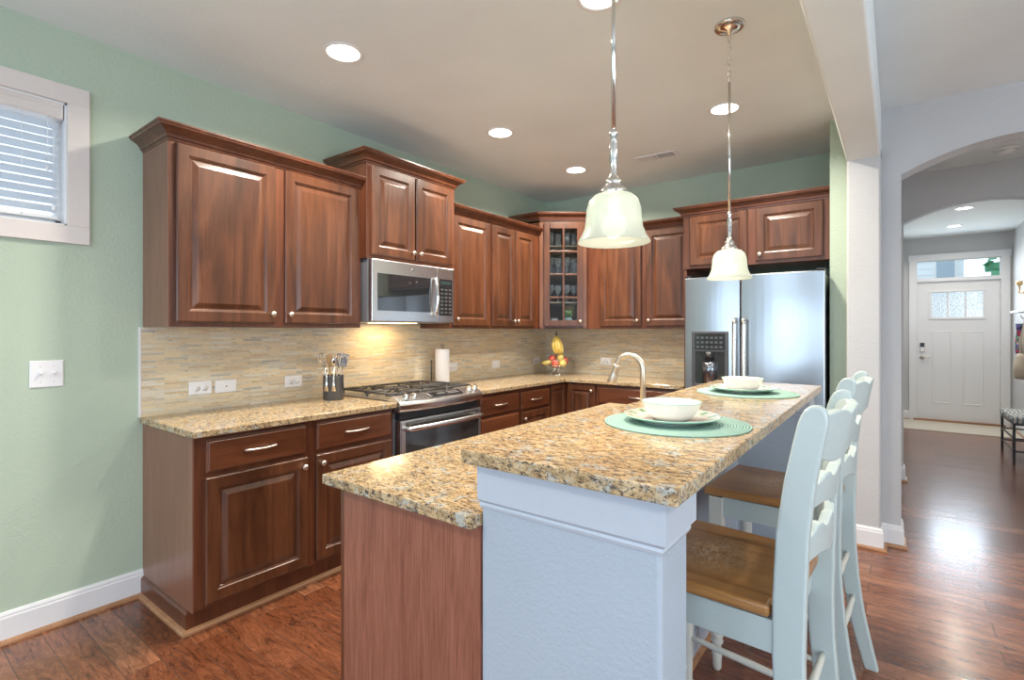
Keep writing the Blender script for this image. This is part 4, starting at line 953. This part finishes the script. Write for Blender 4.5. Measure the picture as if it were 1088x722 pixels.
for z in (.30, 1.05, 1.85): MB().box(DW-.004, DW+.008, -.010, .005, z-.05, z+.05).build('hinge', 'nickel', leaf)
struct(MB().box(3.245, 3.335, 8.978, 9.0, 0, 2.412).box(4.279, 4.369, 8.978, 9.0, 0, 2.412).box(3.235, 4.379, 8.976, 9.0, 2.412, 2.505).box(3.325, 3.343, 8.985, 9.12, 0, 2.43).box(4.273, 4.290, 8.985, 9.12, 0, 2.43).box(3.335, 4.279, 8.985, 9.10, 2.092, 2.145).box(3.335, 4.279, 8.985, 9.12, 2.405, 2.435).build('trim_1', 'white', bevel=.003))
tw = D.objects.new('window_2', None); COL.objects.link(tw); tw['kind'] = 'structure'
B(3.335, 4.279, 9.05, 9.055, 2.14, 2.41).build('pane', 'pane', tw)
struct(B(3.30, 4.32, 8.955, 9.1, 0, .030).build('trim_2', 'quarter'))
struct(B(3.09, 4.395, 8.02, 8.96, 0, .006).build('floor_tile_strip', simple('cream_entry_tile', (.60, .54, .44), .35)))
# outside the front door: neighbouring house and a tree
nh = thing('neighbour_house', 'pale house front with a window seen through the glass above the door', 'house', (2.75, 15, 0))
mb = MB(); mb.box(-2.0, 1.6, 0, .3, 0, 4.6)
for k in range(30): mb.box(-2.0, 1.6, -.02, 0, k*.15, k*.15+.135)
mb.build('siding', simple('pale_siding', (.80, .82, .86), .6), nh)
MB().box(1.05, 1.48, -.05, 0, 2.2, 3.6).build('window_frame', 'white', nh)
MB().box(1.10, 1.43, -.06, -.045, 2.25, 3.55).build('window', simple('far_window_glass', (.35, .42, .5), .1), nh)
MB().box(-2.2, 1.8, -.35, .4, 4.3, 4.5).build('eave', 'white', nh)
te = thing('garden_tree', 'green leafy tree seen at the right of the glass above the door', 'tree', (5.15, 13.0, 0))
MB().tube([(0, 0, 0), (.05, 0, 1.5), (0, 0, 2.6)], [.12, .09, .05], 8).build('trunk', simple('bark', (.15, .10, .07), .8), te)
mb = MB(); rnd = random.Random(3)
for k in range(420):
    a = rnd.uniform(0, 2*PI); r_ = .62*rnd.random()**.5; z = rnd.uniform(1.8, 5.0)
    c = Vector((r_*math.cos(a), r_*math.sin(a), z)); M_ = Matrix.Rotation(rnd.uniform(0, 6), 3, 'Z') @ Matrix.Rotation(rnd.uniform(0, 3), 3, 'X'); mb.obox(c, (.24, .14, .01), M_)
mb.build('foliage', simple('foliage', (.10, .36, .20), .6), te)
gr_ = struct(B(-6, 14, 9.3, 22, -.2, -.1).build('ground_outside', simple('grass_ground', (.15, .22, .10), .9)))

# bench
bx, by = 4.045, 6.33
bn_ = thing('entry_bench', 'small black metal bench with a patterned grey cushion against the foyer wall', 'bench', (bx, by, 0))
BL, BD = .76, .335
for x in (.012, BD-.012):
    for y in (.012, BL-.012): MB().box(x-.011, x+.011, y-.011, y+.011, 0, .40).build('leg', 'black', bn_)
mb = MB()
for z in (.12, .25, .395):
    for x in (.012, BD-.012): mb.box(x-.007, x+.007, .012, BL-.012, z-.007, z+.007)
    for y in (.012, BL-.012): mb.box(.012, BD-.012, y-.007, y+.007, z-.007, z+.007)
mb.build('rails', 'black', bn_)
def mat_cushion():
    m, n, l, b = new_mat('patterned_cushion'); setp(b, rough=.85); w_ = n.new('ShaderNodeTexWave'); w_.inputs['Scale'].default_value = 9; w_.inputs['Distortion'].default_value = 6; w_.inputs['Detail'].default_value = 1; l.new(coords(n, l), w_.inputs[0])
    c = ramp(n, l, w_.outputs['Fac'], [(.3, (.20, .25, .28)), (.55, (.62, .62, .56))]); l.new(c, b.inputs['Base Color']); return m
MB().box(-.008, BD+.008, -.008, BL+.008, .402, .475).build('cushion', mat_cushion(), bn_, bevel=.028, seg=4)
# coat shelf and hung things
cs_ = thing('coat_rack_shelf', 'white wall shelf with coat hooks on the foyer right wall', 'coat rack', (4.395, 7.25, 1.52), rad(-90))
MB().box(-.85, .85, -.14, -.001, .06, .085).box(-.80, .80, -.022, -.001, -.06, .06).build('shelf', 'white', cs_, bevel=.003)
for k in range(5): MB().tube([(-.7+k*.35, -.02, .0), (-.7+k*.35, -.05, -.01), (-.7+k*.35, -.065, .015), (-.7+k*.35, -.07, .03)], .006, 8).build('hook', 'nickel', cs_)
bag = thing('tote_bag', 'beige fabric bag with a strap hanging from the coat rack', 'bag', (4.30, 7.62, .78), rad(-90))
mb = MB(); 
vs = []; N = 16
for j in range(9):
    z = j/8*.30; sc = .11+.035*math.sin(PI*j/8); dp_ = .05+.035*math.sin(PI*(1-j/8)*.8)
    for i in range(N): a = 2*PI*i/N; vs.append((sc*math.cos(a)*(1+.08*math.sin(3*a+j)), dp_*math.sin(a), z))
fs = [(j*N+i, j*N+(i+1) % N, (j+1)*N+(i+1) % N, (j+1)*N+i) for j in range(8) for i in range(N)]+[tuple(reversed(range(N))), tuple(8*N+i for i in range(N))]
mb.add(vs, fs, True).build('body', simple('beige_canvas', (.52, .45, .36), .85), bag)
MB().tube([(-.11, 0, .26), (-.09, -.01, .45), (-.03, .02, .66), (0, .03, .74), (.03, .02, .66), (.09, -.01, .45), (.11, 0, .26)], .012, 8, flat=.4).build('strap', simple('strap_beige', (.60, .55, .47), .8), bag)
scf = thing('scarf', 'dark red and green patterned scarf hanging from the coat rack', 'scarf', (4.33, 7.95, .885), rad(-90))
def mat_scarf():
    m, n, l, b = new_mat('patterned_scarf'); setp(b, rough=.9); v = n.new('ShaderNodeTexVoronoi'); v.inputs['Scale'].default_value = 22; l.new(coords(n, l), v.inputs['Vector'])
    sx = n.new('ShaderNodeSeparateColor'); l.new(v.outputs['Color'], sx.inputs[0]); c = ramp(n, l, sx.outputs[0], [(0, (.02, .02, .05)), (.3, (.35, .03, .08)), (.5, (.03, .22, .12)), (.7, (.10, .08, .25)), (.88, (.55, .45, .42))], 'CONSTANT'); l.new(c, b.inputs['Base Color']); return m
vs = []; N = 16
for j in range(11):
    z = j/10*.56; w_ = .14-.09*(j/10)
    for i in range(N): a = 2*PI*i/N; vs.append((w_*math.cos(a)*(1+.12*math.sin(4*a+j*.7)), .045*math.sin(a)*(1+.2*math.cos(3*a+j)), z))
fs = [(j*N+i, j*N+(i+1) % N, (j+1)*N+(i+1) % N, (j+1)*N+i) for j in range(10) for i in range(N)]+[tuple(reversed(range(N))), tuple(10*N+i for i in range(N))]
MB().add(vs, fs, True).build('cloth', mat_scarf(), scf)
gd_ = thing('wall_sconce', 'gold wall ornament on the foyer wall above the coat rack', 'ornament', (4.395, 7.9, 1.86), rad(-90))
GM = steel('aged_gold', (.70, .50, .25), .35, 0)
MB().lathe([(.05, .001), (.05, .012), (.03, .02), (0, .022)], 20, (0, 0, .03), '-y').build('backplate', GM, gd_)
MB().tube([(0, -.02, .0), (.03, -.06, -.04), (0, -.09, -.03), (-.02, -.08, .02), (0, -.085, .05)], .009, 8).lathe([(.012, .05), (.03, .07), (.035, .11), (.030, .11)], 16, (0, -.085, 0), cap=False).build('arm', GM, gd_)
